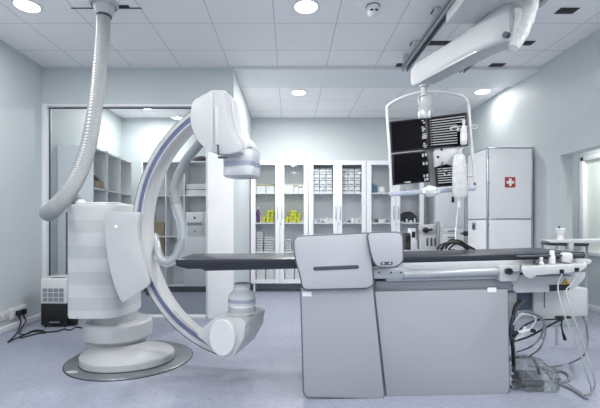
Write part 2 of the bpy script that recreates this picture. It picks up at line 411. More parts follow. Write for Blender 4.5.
# column in two-tone bands
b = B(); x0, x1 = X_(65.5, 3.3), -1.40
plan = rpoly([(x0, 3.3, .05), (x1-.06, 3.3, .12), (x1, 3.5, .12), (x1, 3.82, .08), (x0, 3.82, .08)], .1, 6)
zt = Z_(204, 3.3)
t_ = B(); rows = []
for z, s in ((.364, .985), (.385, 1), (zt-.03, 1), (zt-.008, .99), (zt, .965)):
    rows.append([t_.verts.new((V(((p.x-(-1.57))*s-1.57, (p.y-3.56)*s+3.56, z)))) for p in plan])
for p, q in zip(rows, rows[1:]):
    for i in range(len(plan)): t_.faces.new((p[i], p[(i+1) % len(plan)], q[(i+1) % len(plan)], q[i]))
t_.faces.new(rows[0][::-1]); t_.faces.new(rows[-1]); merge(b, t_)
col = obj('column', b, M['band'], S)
b = B(); cyl(b, (-1.57, 3.6, .28), (-1.57, 3.6, .37), .19, seg=36); obj('spindle', b, M['equip2'], S)
b = B(); box(b, (x0+.05, 3.35, zt), (x1-.06, 3.78, zt+.018), .008, 3); obj('column_cap', b, M['offwhite'], S)
b = B(); lathe(b, (P(78, 205, 3.46).x, 3.47, 0), [(.06, zt+.018), (.06, zt+.025), (.045, zt+.045), (.02, zt+.052)], 24); obj('hose_socket', b, M['offwhite'], S)
# carrier that clamps the ring
car = rpoly([(104.5, 211, 4), (141, 212.5, 2), (137.3, 224, 8), (138.2, 238, 8), (141.5, 253, 8), (146, 270, 8), (150.5, 284, 2), (146, 288, 3), (122, 303.5, 3), (116.5, 292, 8), (111.5, 277, 8), (107.5, 258, 8), (105.2, 238, 8), (104.3, 224, 8)], 3, 4)
b = B(); prism(b, [P(p.x, p.y, 3.02) for p in car], (-.05, .24, 0), .012, 3); obj('ring_carrier', b, M['equip'], S)
b = B(); box(b, (-1.46, 3.2, .75), (-1.36, 3.5, 1.15), .01); obj('carrier_neck', b, M['equip2'], S)
c = P(116, 226.5, 3.02); b = B(); cyl(b, c+V((0, -.004, 0)), c+V((0, .002, 0)), .006); obj('status_light', b, M['led'], S)
c = P(129, 254, 3.02); b = B(); cyl(b, c+V((0, -.003, 0)), c+V((0, .002, 0)), .006); obj('screw_cap', b, M['equip2'], S)
c = P(152, 294, 3.13)
b = B(); box(b, c+V((-.045, -.02, -.01)), c+V((-.01, .08, .04)), .006); obj('bearing_block', b, M['greydk'], S)
# the ring arm
yaw, pit, R0 = -.276, .0451, .996
C0 = P(249.57, 222.6, 2.9)
U = V((math.cos(yaw), math.sin(yaw), 0)); N0 = V((-math.sin(yaw), math.cos(yaw), 0))
W = V((0, 0, 1))*math.cos(pit)+N0*math.sin(pit); D = N0*math.cos(pit)-V((0, 0, 1))*math.sin(pit)
def ringsweep(bm, prof, a0, a1, n=90):
    t = B(); rows = []
    for i in range(n+1):
        a = math.radians(a0+(a1-a0)*i/n); e = U*math.cos(a)+W*math.sin(a)
        rows.append([t.verts.new(C0+e*r+D*d) for r, d in prof])
    k = len(prof)
    for p, q in zip(rows, rows[1:]):
        for j in range(k): t.faces.new((p[j], p[(j+1) % k], q[(j+1) % k], q[j]))
    t.faces.new(rows[0][::-1]); t.faces.new(rows[-1]); return merge(bm, t)
A0, A1 = 107, 256
b = B(); ringsweep(b, [(.988, .0), (1.02, .26), (1.012, .28), (.995, .283), (.987, .276), (.968, .16), (.945, .05), (.925, .012), (.913, .004), (.909, 0), (.919, 0), (.921, .014), (.957, .014), (.96, 0)][::1], A0, A1)
ring = obj('ring_arm', b, M['equip'], S, 50)
b = B(); ringsweep(b, [(.9215, .009), (.9565, .009), (.9565, .0145), (.9215, .0145)], A0, A1); obj('blue_track', b, M['blue'], ring)
b = B(); ringsweep(b, [(.989, .006), (.997, .006), (1.028, .25), (1.02, .25)], A0, A1); obj('edge_gasket', b, M['slot'], ring)
b = B(); ringsweep(b, [(.9535, .10), (.957, .118), (.955, .118), (.9515, .10)], 226, 240, 24); obj('scale_marking', b, M['equip2'], ring)
# detector carriage, extruded along the ring's axis
NA = V((.235, .972, 0))
def along(pts, Y, L): return [P(x, y, Y) for x, y in pts], NA*L
f = rpoly([(193, 100, 2), (211.5, 89.5, 1.5), (224.5, 90, 2), (226, 108, 8), (230, 128, 12), (239, 145, 4), (240, 152, 2), (224, 155.5, 6), (208, 151, 12), (197, 141, 12), (190.5, 127, 12), (189, 113, 10)], 3, 5)
pf, off = along([(p.x, p.y) for p in f], 2.75, .30)
b = B(); prism(b, pf, off, .012, 3); det = obj('detector_arm', b, M['equip2'], S, 26)
g = inset(f, 1.2)
g = [p for p in g]
# side cover plate on the left two thirds
f2 = rpoly([(193.4, 101.2, 2), (211.6, 91, 1.5), (212.6, 92, 1), (212.6, 152, 1), (207, 150, 10), (197.5, 140.5, 10), (191.3, 126.5, 10), (190, 113.5, 8)], 3, 5)
b = B(); prism(b, [P(p.x, p.y, 2.737) for p in f2], NA*.012, .004, 2); obj('side_cover', b, M['equip'], det)
b = B(); prism(b, [P(x, y, 2.737) for x, y in ((214.6, 107), (218.3, 106.3), (218.6, 144.5), (214.9, 145.2))], NA*.02, .004); obj('guide_slot', b, M['equip'], det)
b = B(); cyl(b, P(218, 145, 2.735), P(218.4, 155, 2.735), .006); box(b, P(223, 157, 2.73)+V((-.035, -.004, -.008)), P(223, 157, 2.73)+V((.03, .02, .006)), .003); obj('guide_rod', b, M['greydk'], det)
for (x, y) in ((237.3, 114.5), (242.8, 126), (245.3, 133)):
    c = P(x, y, 2.97); b = B(); box(b, c+V((-.006, -.03, -.022)), c+V((.004, .03, .022)), .003, rot=-.24); obj('cooling_vent', b, M['greydk'], det)
# flared neck + flat detector under it
AX = (-.354, 2.95)
def rsq(c, hx, hy, z, r, rot, n=6):
    pl = rpoly([(-hx, -hy), (hx, -hy), (hx, hy), (-hx, hy)], r, n); ca, sa = math.cos(rot), math.sin(rot)
    return [V((c[0]+p.x*ca-p.y*sa, c[1]+p.x*sa+p.y*ca, z)) for p in pl]
def loft(bm, rings):
    t = B(); rows = [[t.verts.new(p) for p in r] for r in rings]; k = len(rows[0])
    for p, q in zip(rows, rows[1:]):
        for j in range(k): t.faces.new((p[j], p[(j+1) % k], q[(j+1) % k], q[j]))
    t.faces.new(rows[0][::-1]); t.faces.new(rows[-1]); return merge(bm, t)
ro = -.2375
zz = lambda y: Z_(y, 2.95)
b = B(); loft(b, [rsq((AX[0]+dx, AX[1]), hx, hy, zz(y), .05, ro) for dx, hx, hy, y in ((0, .105, .105, 152), (.0, .10, .105, 148), (-.005, .085, .10, 143.5), (-.025, .06, .10, 137), (-.045, .045, .10, 122), (-.055, .03, .09, 104))])
obj('detector_neck', b, M['equip'], S, 50)
b = B(); loft(b, [rsq(AX, hx, hx*.95, zz(y), .045, ro) for hx, y in ((.09, 177.8), (.108, 176.6), (.112, 174), (.112, 169), (.109, 168.3), (.109, 162.6), (.112, 161.8), (.112, 155), (.106, 152), (.09, 151))])
fd = obj('flat_detector', b, M['paper'], S, 50)
b = B(); loft(b, [rsq(AX, hx, hx*.95, zz(y), .045, ro) for hx, y in ((.110, 167.6), (.1125, 167), (.1125, 163.2), (.110, 162.8))]); obj('blue_band', b, M['blue2'], fd)
# plastic hood wrapped round the detector
t_ = B(); rings = []
for k, (hx, y) in enumerate(((.06, 178.4), (.108, 178), (.116, 175.5), (.117, 168), (.118, 160), (.118, 155), (.112, 151), (.10, 150.2))):
    ring_ = rsq(AX, hx, hx*.95, zz(y), .05, ro, 8)
    rings.append([p+V((noise.noise(p*22)*.004, noise.noise(p*22+V((9, 0, 0)))*.004, noise.noise(p*17+V((0, 7, 0)))*.006)) for p in ring_])
b = B(); loft(b, rings); obj('plastic_hood', b, M['film'], fd, 25)
# maker's small mark on the neck
b = B(); c = P(249.5, 148.3, 2.83)
for k, (x, hh) in enumerate(((0, .012), (.009, .008), (.016, .01), (.022, .007), (.028, .009))):
    box(b, c+V((x-.014, -.002+.12*0, 0)), c+V((x-.009, .001, hh)))
obj('small_lettering', b, M['greydk'], det)
# x-ray tube housing
f = rpoly([(210, 327, 4), (214.5, 318.2, 3), (240, 317.5, 1.5), (246, 322.5, 1.5), (243.5, 339, 2), (233, 357.8, 2), (222, 357, 8), (212.5, 350, 8), (208.5, 338, 8)], 4, 4)
b = B(); prism(b, [P(p.x, p.y, 2.76) for p in f], NA*.45, .005, 2); tub = obj('tube_housing', b, M['equip'], S, 24)
c = P(222.5, 337.5, 2.752); ua = V((NA.y, -NA.x, 0))
t_ = B(); ringp = lambda s, d: [t_.verts.new(c+NA*d+ua*(.094*s*math.cos(2*math.pi*i/40))+V((0, 0, .127*s*math.sin(2*math.pi*i/40)))) for i in range(40)]
R_ = [ringp(1, .03), ringp(1, -.008), ringp(.95, -.014)]
for p, q in zip(R_, R_[1:]):
    for j in range(40): t_.faces.new((p[j], p[(j+1) % 40], q[(j+1) % 40], q[j]))
t_.faces.new(R_[0]); t_.faces.new(R_[-1][::-1])
b = B(); merge(b, t_); obj('end_cap', b, M['offwhite'], tub)
# arm foot that joins ring and tube
b = B(); prism(b, [P(x, y, 2.80) for x, y in ((196, 335), (204, 326.5), (214, 318.6), (224, 318.6), (224, 350), (212, 349))], NA*.32, .008, 2); obj('ring_foot', b, M['equip'], S, 24)
b = B(); lathe(b, (AX[0], AX[1], 0), [(.098, .49), (.1, .50), (.1, .545), (.094, .552), (.1, .558), (.1, .60), (.096, .625), (.08, .645), (.06, .66), (.056, .672), (.06, .676), (.06, .705), (.052, .712)], 40); colm = obj('collimator', b, M['paper'], S, 50)
b = B(); lathe(b, (AX[0], AX[1], 0), [(.1, .572), (.102, .574), (.102, .597), (.1, .599)], 40); obj('blue_band', b, M['blue2'], colm)
b = B(); lathe(b, (AX[0], AX[1], 0), [(.1, .502), (.1025, .504), (.1025, .54), (.1, .543)], 40); obj('grey_band', b, M['equip2'], colm)
# cable loop inside the ring
cp = [P(205, 136, 2.98), P(196, 148, 3.02), P(185, 162, 3.08), P(177.5, 177, 3.12), P(174, 190, 3.14), P(175.5, 203, 3.14), P(180, 218, 3.14), P(182.5, 231, 3.14), P(181.5, 244, 3.14), P(176.5, 256, 3.16), P(167.5, 262.5, 3.2), P(159.5, 258, 3.3), P(156, 247, 3.42), P(154, 236, 3.5)]
b = B(); tube(b, cp[:6], .035, 14, 8); hs = obj('arm_hose', b, M['cable_hose'], S)
b = B(); tube(b, cp[4:], .022, 14, 8); obj('inner_hose', b, M['equip2'], hs)
t_ = spline(cp[4:], 8)
b = B(); tube(b, t_, .045, 14, 0, rfun=lambda i, n: .04+.006*noise.noise(V((i*.6, 0, 0)))); obj('plastic_sleeve', b, M['film'], hs)

# ================================================================== TABLE
def YT(px, off=0): return 2.655/(1-.0001175*(px-290))+off
def PT(px, py, off=0): return P(px, py, YT(px, off))
TB = V((-.026, 1, 0))
T = thing('patient_table', 'long white examination table with rails along its near side', 'medical table', (X_(445, 3.0), 3.0, 0))
pad = rpoly([(175, 259.5, 1), (300, 259, 20), (440, 256.5, 20), (584, 252, 1.2), (585.5, 255, 1), (584.5, 258.6, 1), (440, 262.5, 20), (300, 267.8, 20), (187, 269, 2), (176, 265.8, 1.5)], 2, 3)
b = B(); prism(b, [PT(p.x, p.y) for p in pad], TB*.56, .008, 2); tag(obj('table_mattress', b, M['pad'], None), 'long dark grey vinyl mattress on the examination table', 'mattress')
b = B(); prism(b, [PT(x, y, .06) for x, y in ((200, 268.6), (583, 258.6), (583, 261.5), (205, 271))], TB*.44, .003); obj('tabletop', b, M['greydk'], T)
# near side rails
b = B(); prism(b, [PT(p.x, p.y, -.01) for p in rpoly([(398, 263.2), (584, 258.5), (592, 259.5, 3), (591, 264, 3), (574, 266), (398, 270)], 1, 3)], TB*.05, .006, 2); obj('side_rail', b, M['equip'], T)
b = B(); cyl(b, PT(402, 274.8, -.005), PT(498, 271.8, -.005), .032, .031, 24, .006); obj('rail_roll', b, M['railsilver'], T)
b = B(); prism(b, [PT(x, y, 0) for x, y in ((386, 269.5), (500, 266.5), (500, 279), (386, 281.5))], TB*.06, .004); obj('rail_backing', b, M['alu'], T)
b = B(); prism(b, [PT(x, y, .02) for x, y in ((376, 281), (512, 278.2), (512, 291), (376, 294))], TB*.45, .006); obj('underframe', b, M['frame'], T)
b = B(); prism(b, [PT(p.x, p.y, -.03) for p in rpoly([(374, 268.5), (403, 267.5), (407, 272), (407, 278), (374, 279)], 1, 2)], TB*.05, .004); clampb = obj('shield_clamp', b, M['alu'], T)
for x in (379, 391, 401):
    b = B(); c = PT(x, 272.5, -.032); cyl(b, c, c+V((0, .01, 0)), .007, seg=10); obj('clamp_screw', b, M['greydk'], clampb)
b = B(); prism(b, [PT(x, y, -.02) for x, y in ((405, 270), (409, 270), (409, 279), (405, 279))], TB*.06, .003); obj('roll_end', b, M['alu'], T)
b = B(); prism(b, [PT(p.x, p.y, -.03) for p in rpoly([(498.5, 266), (520, 265), (520, 275), (516, 281), (500, 281.5)], 1.5, 3)], TB*.08, .006); obj('rail_bracket', b, M['equip'], T)
c = PT(507.5, 271, -.035); b = B()
for k in range(5):
    a = 2*math.pi*k/5; cyl(b, c+V((.014*math.cos(a), -.03, .014*math.sin(a))), c+V((.014*math.cos(a), 0, .014*math.sin(a))), .009, seg=10)
cyl(b, c+V((0, -.026, 0)), c+V((0, .02, 0)), .014, seg=12); obj('star_knob', b, M['black'], T)
b = B(); cyl(b, PT(512, 271.5, -.05), PT(521, 270.5, -.05), .014, seg=16); obj('clamp_lever', b, M['steel'], T)
# underside housing at the foot end
b = B(); prism(b, [PT(p.x, p.y, .03) for p in rpoly([(504, 276, 2), (586, 272, 3), (585, 279, 4), (574, 289.5, 4), (549, 292, 2), (516, 293, 3)], 3, 4)], TB*.42, .008); hou = obj('foot_housing', b, M['equip'], T)
b = B(); prism(b, [PT(x, y, .024) for x, y in ((505.5, 284.5), (513, 284.2), (513, 287.6), (505.5, 288))], TB*.01); obj('nameplate', b, M['greydk'], hou)
b = B(); prism(b, [PT(x, y, .024) for x, y in ((550, 285), (569.5, 284), (569.5, 290), (550, 291.3))], TB*.01); obj('connector_panel', b, M['slot'], hou)
b = B(); prism(b, [PT(x, y, .021) for x, y in ((562.5, 284.5), (566.3, 278.5), (570, 284))], TB*.008); wl = obj('warning_label', b, M['orange'], hou)
b = B(); prism(b, [PT(x, y, .019) for x, y in ((565.6, 283.3), (566.2, 280.6), (567, 283.2))], TB*.004); obj('warning_symbol', b, M['black'], wl)
# base
b = B(); box(b, (X_(396, 2.85), 2.82, .02), (X_(503, 2.85), 3.25, .78), .01); obj('base_column', b, M['equip2'], T)
b = B(); box(b, (X_(390, 2.8), 2.78, 0), (X_(506, 2.8), 3.3, .05), .01); obj('base_plate', b, M['kick'], T)
b = B(); prism(b, [P(x, y, 2.84) for x, y in ((506, 292), (517, 292), (517, 343), (506, 347))], (0, .12, 0), .006); obj('support_post', b, M['equip'], T)
b = B(); prism(b, [P(x, y, 2.95) for x, y in ((515, 290), (534, 290), (534, 309), (515, 311))], (0, .2, 0), .006); obj('mesh_cover', b, M['mesh'], T)
b = B(); prism(b, [P(x, y, 2.93) for x, y in ((533.5, 289), (588, 288), (588, 316.3), (533.5, 317))], (0, .35, 0), .008); eb = obj('electronics_box', b, M['equip'], T)
b = B(); prism(b, [P(x, y, 2.925) for x, y in ((544.3, 291), (545, 291), (545, 308), (544.3, 308))], (0, .01, 0)); obj('seam', b, M['rim'], eb)
for k, (x0, y0, x1, y1) in enumerate(((512, 304, 516, 346), (516, 306, 511, 340))):
    b = B(); tube(b, [P(525-5*k, 300, 2.8), P(517-2*k, 308, 2.78), P(512+k, 320, 2.77), P(511+k, 335, 2.78), P(513, 348+4*k, 2.8), P(514, 372, 2.84)], .012, 12, 8); obj('supply_hose', b, M['cabblack'] if k else M['greydk'], T)

# control console on the near rail
K = thing('control_console', 'white table side control console with joysticks and round button', 'control panel', PT(554, 283, -.1))
b = B(); prism(b, [PT(p.x, p.y, -.13) for p in rpoly([(521, 267.5, 2), (585, 264, 2), (587, 266.5, 1), (581, 271.5, 2), (568, 273, 2), (548, 274.5, 2), (536, 275.5, 2), (531, 279, 2), (523, 275, 3)], 2, 3)], None, .006, 2, [PT(p.x, p.y-4.5, .02) for p in rpoly([(521, 267.5, 2), (585, 264, 2), (587, 266.5, 1), (581, 271.5, 2), (568, 273, 2), (548, 274.5, 2), (536, 275.5, 2), (531, 279, 2), (523, 275, 3)], 2, 3)]); obj('panel_body', b, M['equip'], K)
def joy(px, py, r, h, name, m, prof=None):
    c = PT(px, py, -.07); b = B()
    lathe(b, c, prof or [(r*1.3, -.004), (r*1.3, .008), (r*.8, .014), (r*.7, h*.55), (r, h*.7), (r, h*.93), (r*.8, h)], 20); obj(name, b, m, K)
joy(541, 263.8, .013, .045, 'joystick', M['offwhite'])
joy(535.5, 263.5, .012, .028, 'joystick', M['greydk'])
joy(552, 263, .019, .085, 'handle_knob', M['offwhite'], [(.02, -.004), (.02, .04), (.017, .055), (.014, .06), (.015, .078), (.011, .084)])
joy(566.2, 261.5, .036, .062, 'round_button', M['offwhite'], [(.03, -.004), (.033, .01), (.036, .014), (.036, .045), (.033, .054), (.02, .06)])
for x, y in ((562, 271.3), (577, 269.6)):
    c = PT(x, y, -.135); b = B(); box(b, c+V((-.013, -.004, -.014)), c+V((.013, .01, .012)), .003); obj('cable_port', b, M['black'], K)
b = B(); box(b, PT(541, 276, -.12)+V((-.02, 0, -.004)), PT(541, 276, -.12)+V((.2, .05, .006)), .003); obj('lower_edge', b, M['rim'], K)
b = B(); prism(b, [PT(x, y, -.08) for x, y in ((520, 256.2), (585, 253.5), (585, 256), (521, 257.6))], TB*.06, .003); tag(obj('folded_strap', b, M['greydk'], None), 'flat dark strap lying along the mattress edge above the console', 'strap')

# radiation shields hanging on the near side
def shield(name, label, poly, off, th, face, rimw, slot=None, holes=None, r=4):
    pl = rpoly(poly, r, 6); c = sum((PT(p.x, p.y, off) for p in pl), V((0, 0, 0)))/len(pl); c.z = min(PT(p.x, p.y, off).z for p in pl)
    t = thing(name, label, 'radiation shield', c)
    b = B(); prism(b, [PT(p.x, p.y, off) for p in pl], TB*th, .003, 2); obj('rim', b, M['rim'], t)
    g = inset(pl, rimw); b = B(); prism(b, [PT(p.x, p.y, off-.004) for p in g], TB*.008, .002); obj('panel', b, face, t)
    if slot:
        b = B(); prism(b, [PT(p.x, p.y, off-.007) for p in rpoly(slot, 3.2, 4)], TB*.006, .0015); s = obj('handle_slot', b, M['greydk'], t)
        if holes:
            for x, y in holes: b = B(); c = PT(x, y, off-.009); cyl(b, c, c+V((0, .004, 0)), .007, seg=12); obj('slot_screw', b, M['shield'], s)
    return t
shield('lead_shield', 'largest upright light grey shield with long dark handle slot at table edge', [(292.5, 235.8, 9), (371, 232.2, 6), (374, 236, 4), (372, 255, 10), (374.5, 285, 10), (368, 289, 6), (302, 290.5, 9), (300, 277, 14), (294, 258, 14)], -.085, .02, M['shield'], 1.3,
       [(313.2, 266.8), (359, 265), (359.2, 268.8), (313.3, 270.8)])
shield('lead_shield', 'small light grey shield with short two screw slot right of the largest one', [(366, 231.8, 7), (403.5, 231.5, 8), (404, 262, 10), (396, 268, 5), (376, 268, 9), (370.5, 256, 12)], -.115, .02, M['shield'], 1.3,
       [(380.6, 262), (392.8, 261.6), (392.8, 265), (380.6, 265.5)], ((383.5, 263.5), (390, 263.3)))
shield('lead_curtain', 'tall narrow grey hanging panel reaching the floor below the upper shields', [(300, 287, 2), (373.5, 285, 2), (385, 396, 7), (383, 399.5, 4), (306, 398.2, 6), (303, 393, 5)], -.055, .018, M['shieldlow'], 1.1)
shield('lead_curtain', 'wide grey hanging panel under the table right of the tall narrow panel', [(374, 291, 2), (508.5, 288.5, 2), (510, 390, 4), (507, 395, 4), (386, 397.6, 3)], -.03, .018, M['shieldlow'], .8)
for px, py, l in ((307, 294, 'small white paper tag hanging below the largest shield'), (492, 290, 'small white paper tag at top right of the wide hanging panel')):
    c = PT(px, py, -.0622 if px < 400 else -.0372); b = B(); box(b, c+V((-.03, 0, -.016)), c+V((.03, .003, .016)), .0008, 1); tag(obj('paper_tag', b, M['paper'], None), l, 'tag')
# cloths/cables tossed on the mattress
b = B()
random.seed(3)
for k in range(5):
    a, c2 = 437+random.uniform(0, 14), 460+random.uniform(0, 15); Yk = 3.0+.04*k; tp = random.uniform(240, 246)
    tube(b, [P(a, 249.3, Yk), P(a+3, (249+tp)/2, Yk), P(a*.6+c2*.4, tp, Yk+.02), P(a*.3+c2*.7, tp+1.5, Yk+.03), P(c2, 249.2, Yk+.05)], .007, 8, 8)
tag(obj('cable_bundle', b, M['cabblack'], None), 'tangle of black cables lying on the mattress below the drip bag', 'cables')

# ================================================================== MONITOR BOOM
YM = 3.9
Bm = thing('monitor_boom', 'white ceiling boom carrying a tilted framed bank of black monitors', 'monitor boom', P(424, 95, YM))
# bridge between the rails
b = B(); box(b, (RX1-.03, 2.35, RZ-.10), (RX2-.2, 3.33, RZ-.005), .015); obj('bridge', b, M['equip'], Bm)
for x in (RX1, RX2): b = B(); box(b, (x-.02, 2.5, RZ-.02), (x+.02, 3.2, RZ+.03), .004); obj('bridge_runner', b, M['alu'], Bm)
pa, pb = P(419.5, 77, 3.95), P(517, 24, 3.05)
d = (pb-pa).normalized(); sd = d.cross(V((0, 0, 1))).normalized(); up = sd.cross(d).normalized()
def bsec(p, w, h0, h1): # rounded section
    pl = rpoly([(-w, h0), (w, h0), (w, h1), (-w, h1)], min(w, (h1-h0)/2)*.5, 4); return [p+sd*q.x+up*q.y for q in pl]
L = (pb-pa).length
b = B(); loft(b, [bsec(pa-d*.075, .03, -.04, .05), bsec(pa-d*.065, .05, -.065, .075), bsec(pa-d*.035, .07, -.09, .10), bsec(pa+d*.01, .078, -.102, .115), bsec(pa+d*.05, .08, -.105, .12), bsec(pa+d*L*.3, .08, -.09, .125), bsec(pa+d*L*.55, .085, -.085, .13), bsec(pa+d*L*.85, .105, -.12, .16), bsec(pa+d*L*.97, .11, -.145, .165), bsec(pa+d*L*1.0, .09, -.12, .14)])
beam = obj('beam', b, M['beamw'], Bm, 50)
b = B(); prism(b, bsec(pa+d*.1, .084, -.1, -.075), d*(L*.66)); obj('lower_trim', b, M['equip2'], beam)
b = B(); cyl(b, pb-d*.1+up*.1, V(((pb-d*.1).x, (pb-d*.1).y, RZ-.05)), .035, seg=20); obj('suspension_pin', b, M['greydk'], Bm)
c = pb+sd*.105-up*.1; b = B(); cyl(b, c-d*.02-sd*.02, c-d*.02+sd*.02, .022, seg=18); obj('lock_screw', b, M['greydk'], beam)
# pivot under the far end
b = B(); c = P(424, 84, YM); lathe(b, (c.x, c.y, 0), [(.03, Z_(96, YM)), (.03, Z_(88, YM)), (.048, Z_(87, YM)), (.052, Z_(80, YM)), (.04, Z_(78, YM))], 24); obj('pivot', b, M['equip2'], Bm)
# translucent sleeve bunched at the near end
pts = [P(531, 2, 2.95), P(529, 14, 2.94), P(525, 26, 2.93), P(520, 38, 2.92), P(513, 48, 2.92)]
b = B(); tube(b, pts, .05, 16, 8, rfun=lambda i, n: .054+.012*noise.noise(V((i*.35, 2, 0)))-(.016*(i/n))); obj('plastic_sleeve', b, M['film4'], Bm)
b = B(); tube(b, [P(531, -3, 2.96), P(529, 14, 2.95), P(525, 26, 2.945), P(520, 38, 2.935), P(515, 46, 2.95)], .028, 12, 8); obj('cable_hose', b, M['equip'], Bm)
# frame (built straight, rolled about its hub)
def Q(px, py, off=0): return P(px, py, YM+off)
fr = [Q(391.5, 195), (Q(389.5, 150)), Q(387, 112), Q(389, 105), Q(400, 98.5), Q(415, 93.5), Q(431, 91.5), Q(447, 92.5), Q(461, 96), Q(467, 101), Q(469, 110), Q(472, 150), Q(475.5, 189)]
b = B(); tube(b, fr, .014, 12, 8); frm = obj('frame', b, M['offwhite'], Bm)
b = B(); prism(b, [Q(p.x, p.y, -.02) for p in rpoly([(390, 192), (475.5, 186.2), (476, 190.2), (390.5, 196.3)], 1, 2)], (0, .05, 0), .006); bb = obj('bottom_bar', b, M['blue2'], Bm)
b = B(); prism(b, [Q(x, y, -.026) for x, y in ((474.6, 186.2), (476.2, 186.1), (476.5, 190.2), (474.8, 190.4))], (0, .06, 0), .003); obj('end_cap', b, M['equip2'], bb)
b = B(); prism(b, [Q(x, y, -.022) for x, y in ((474.6, 182.5), (476, 182.5), (476.1, 185), (474.7, 185.2))], (0, .03, 0), .003); obj('end_button', b, M['darkred'], bb)
c = Q(431, 191.5, -.02); t_ = B(); bmesh.ops.create_icosphere(t_, subdivisions=3, radius=1)
for v in t_.verts: v.co = V((v.co.x*.085, v.co.y*.05, v.co.z*.055))*(1+.22*noise.noise(v.co*2.3))+c
b = B(); merge(b, t_); obj('plastic_wrap', b, M['film2'], bb, 25)
b = B(); c = Q(425.5, 104, .05); lathe(b, (c.x, c.y, 0), [(.065, Z_(117, YM)), (.07, Z_(114, YM)), (.07, Z_(106, YM)), (.075, Z_(105, YM)), (.075, Z_(96, YM)), (.06, Z_(93.5, YM))], 28); hb = obj('hub', b, M['equip2'], Bm)
b = B(); lathe(b, (c.x, c.y, 0), [(.066, Z_(118.5, YM)), (.071, Z_(117, YM)), (.071, Z_(111, YM)), (.068, Z_(110, YM))], 28); obj('hub_ring', b, M['alu'], hb)
b = B(); prism(b, [Q(x, y, .09) for x, y in ((420, 112), (434, 111), (436, 190), (426, 191))], (0, .03, 0), .004); obj('mount_plate', b, M['equip2'], Bm)
def quad(q, ins):
    c = sum((V(p) for p in q), V((0, 0)))/4
    return [V(p)+(c-V(p)).normalized()*ins for p in q]
def monitor(q, back=.05):
    b = B(); prism(b, [Q(x, y, -.01) for x, y in q], (0, back, 0), .006, 2); m = obj('monitor', b, M['black'], Bm)
    g = quad(q, 2.1); b = B(); prism(b, [Q(p.x, p.y, -.0115) for p in g], (0, .004, 0)); obj('screen', b, M['screen'], m)
    g = [V(p) for p in q]
    def uv(u, v): a = g[0]+(g[1]-g[0])*u; c2 = g[3]+(g[2]-g[3])*u; return a+(c2-a)*v
    return m, uv
def mark(bm, uv, u0, v0, u1, v1):
    prism(bm, [Q(p.x, p.y, -.0135) for p in (uv(u0, v0), uv(u1, v0), uv(u1, v1), uv(u0, v1))], (0, .0025, 0))
m1, uv = monitor([(389.3, 121.6), (426.6, 117.4), (428.2, 148.6), (391.2, 152.6)])
b = B()
for (u, v, w, h) in ((.86, .07, .06, .03), (.9, .13, .05, .05), (.85, .28, .07, .03), (.86, .33, .09, .05), (.86, .4, .06, .04), (.87, .5, .1, .04), (.86, .56, .13, .05), (.85, .62, .12, .05), (.88, .8, .05, .06), (.86, .88, .12, .03), (.89, .93, .06, .03)): mark(b, uv, u, v, u+w, v+h)
obj('screen_readout', b, M['glow'], m1)
m2, uv = monitor([(391.6, 154.0), (428.4, 150.2), (430.2, 181.6), (393.2, 185)])
for (u, v, w, h) in ((.82, .09, .05, .1), (.9, .08, .05, .1), (.83, .12, .03, .08), (.83, .36, .04, .08), (.91, .36, .04, .08), (.82, .42, .06, .03), (.9, .42, .06, .03), (.83, .76, .04, .08), (.91, .75, .05, .09), (.85, .88, .03, .09), (.9, .87, .06, .08), (.30, .93, .18, .025), (.36, .955, .1, .025)): b = B(); mark(b, uv, u, v, u+w, v+h); obj('screen_readout', b, M['glow'], m2)
m3, uv = monitor([(428.4, 117.2), (467.3, 112), (468.6, 145.5), (429.8, 148.4)])
b = B()
for k in range(11):
    v = .10+.078*k; mark(b, uv, .08, v, .72 if k > 2 else .94, v+.026)
for k in range(11): mark(b, uv, .045, .10+.078*k, .062, .13+.078*k)
for (u, v, w, h) in ((.72, .42, .06, .12), (.7, .47, .12, .025), (.8, .2, .1, .02)): mark(b, uv, u, v, u+w, v+h)
obj('screen_lines', b, M['glow'], m3)
m4, uv = monitor([(436, 163.5), (460.5, 161.5), (462, 185), (437.2, 187)], .04)
b = B()
for k in range(7): mark(b, uv, .06, .22+.1*k, .93, .255+.1*k)
for (u, v, w, h) in ((.2, .3, .22, .06), (.3, .4, .06, .12), (.45, .48, .1, .05)): mark(b, uv, u, v, u+w, v+h)
obj('screen_lines', b, M['glow'], m4)
b = B(); prism(b, [Q(x, y, -.04) for x, y in ((434.6, 150.5), (462, 147.5), (463.5, 161), (455, 162.3), (453, 166), (447, 163.8), (435.5, 167))], (0, .06, 0), .005); jb = obj('junction_box', b, M['equip'], Bm)
b = B(); cyl(b, Q(438, 157, -.044), Q(438, 157, -.03), .012); cyl(b, Q(441.5, 149.4, -.045), Q(441.5, 149.4, -.03), .012); tube(b, [Q(443, 162, -.045), Q(441, 167, -.05), Q(444, 172, -.05), Q(449, 173.5, -.05)], .005, 8, 6); obj('box_cable', b, M['black'], jb)
b = B(); tube(b, [Q(471, 126.5, -.02), Q(460, 126.2, -.05), Q(452, 127, -.05), Q(450.4, 128.8, -.05), Q(452, 130, -.05)], .005, 8, 8); tube(b, [Q(471, 126.5, -.02), Q(474.5, 124.5, -.02), Q(477, 126, -.02), Q(475.5, 128.6, -.02), Q(472, 127.6, -.02)], .004, 8, 8); obj('bottle_hook', b, M['offwhite'], Bm)
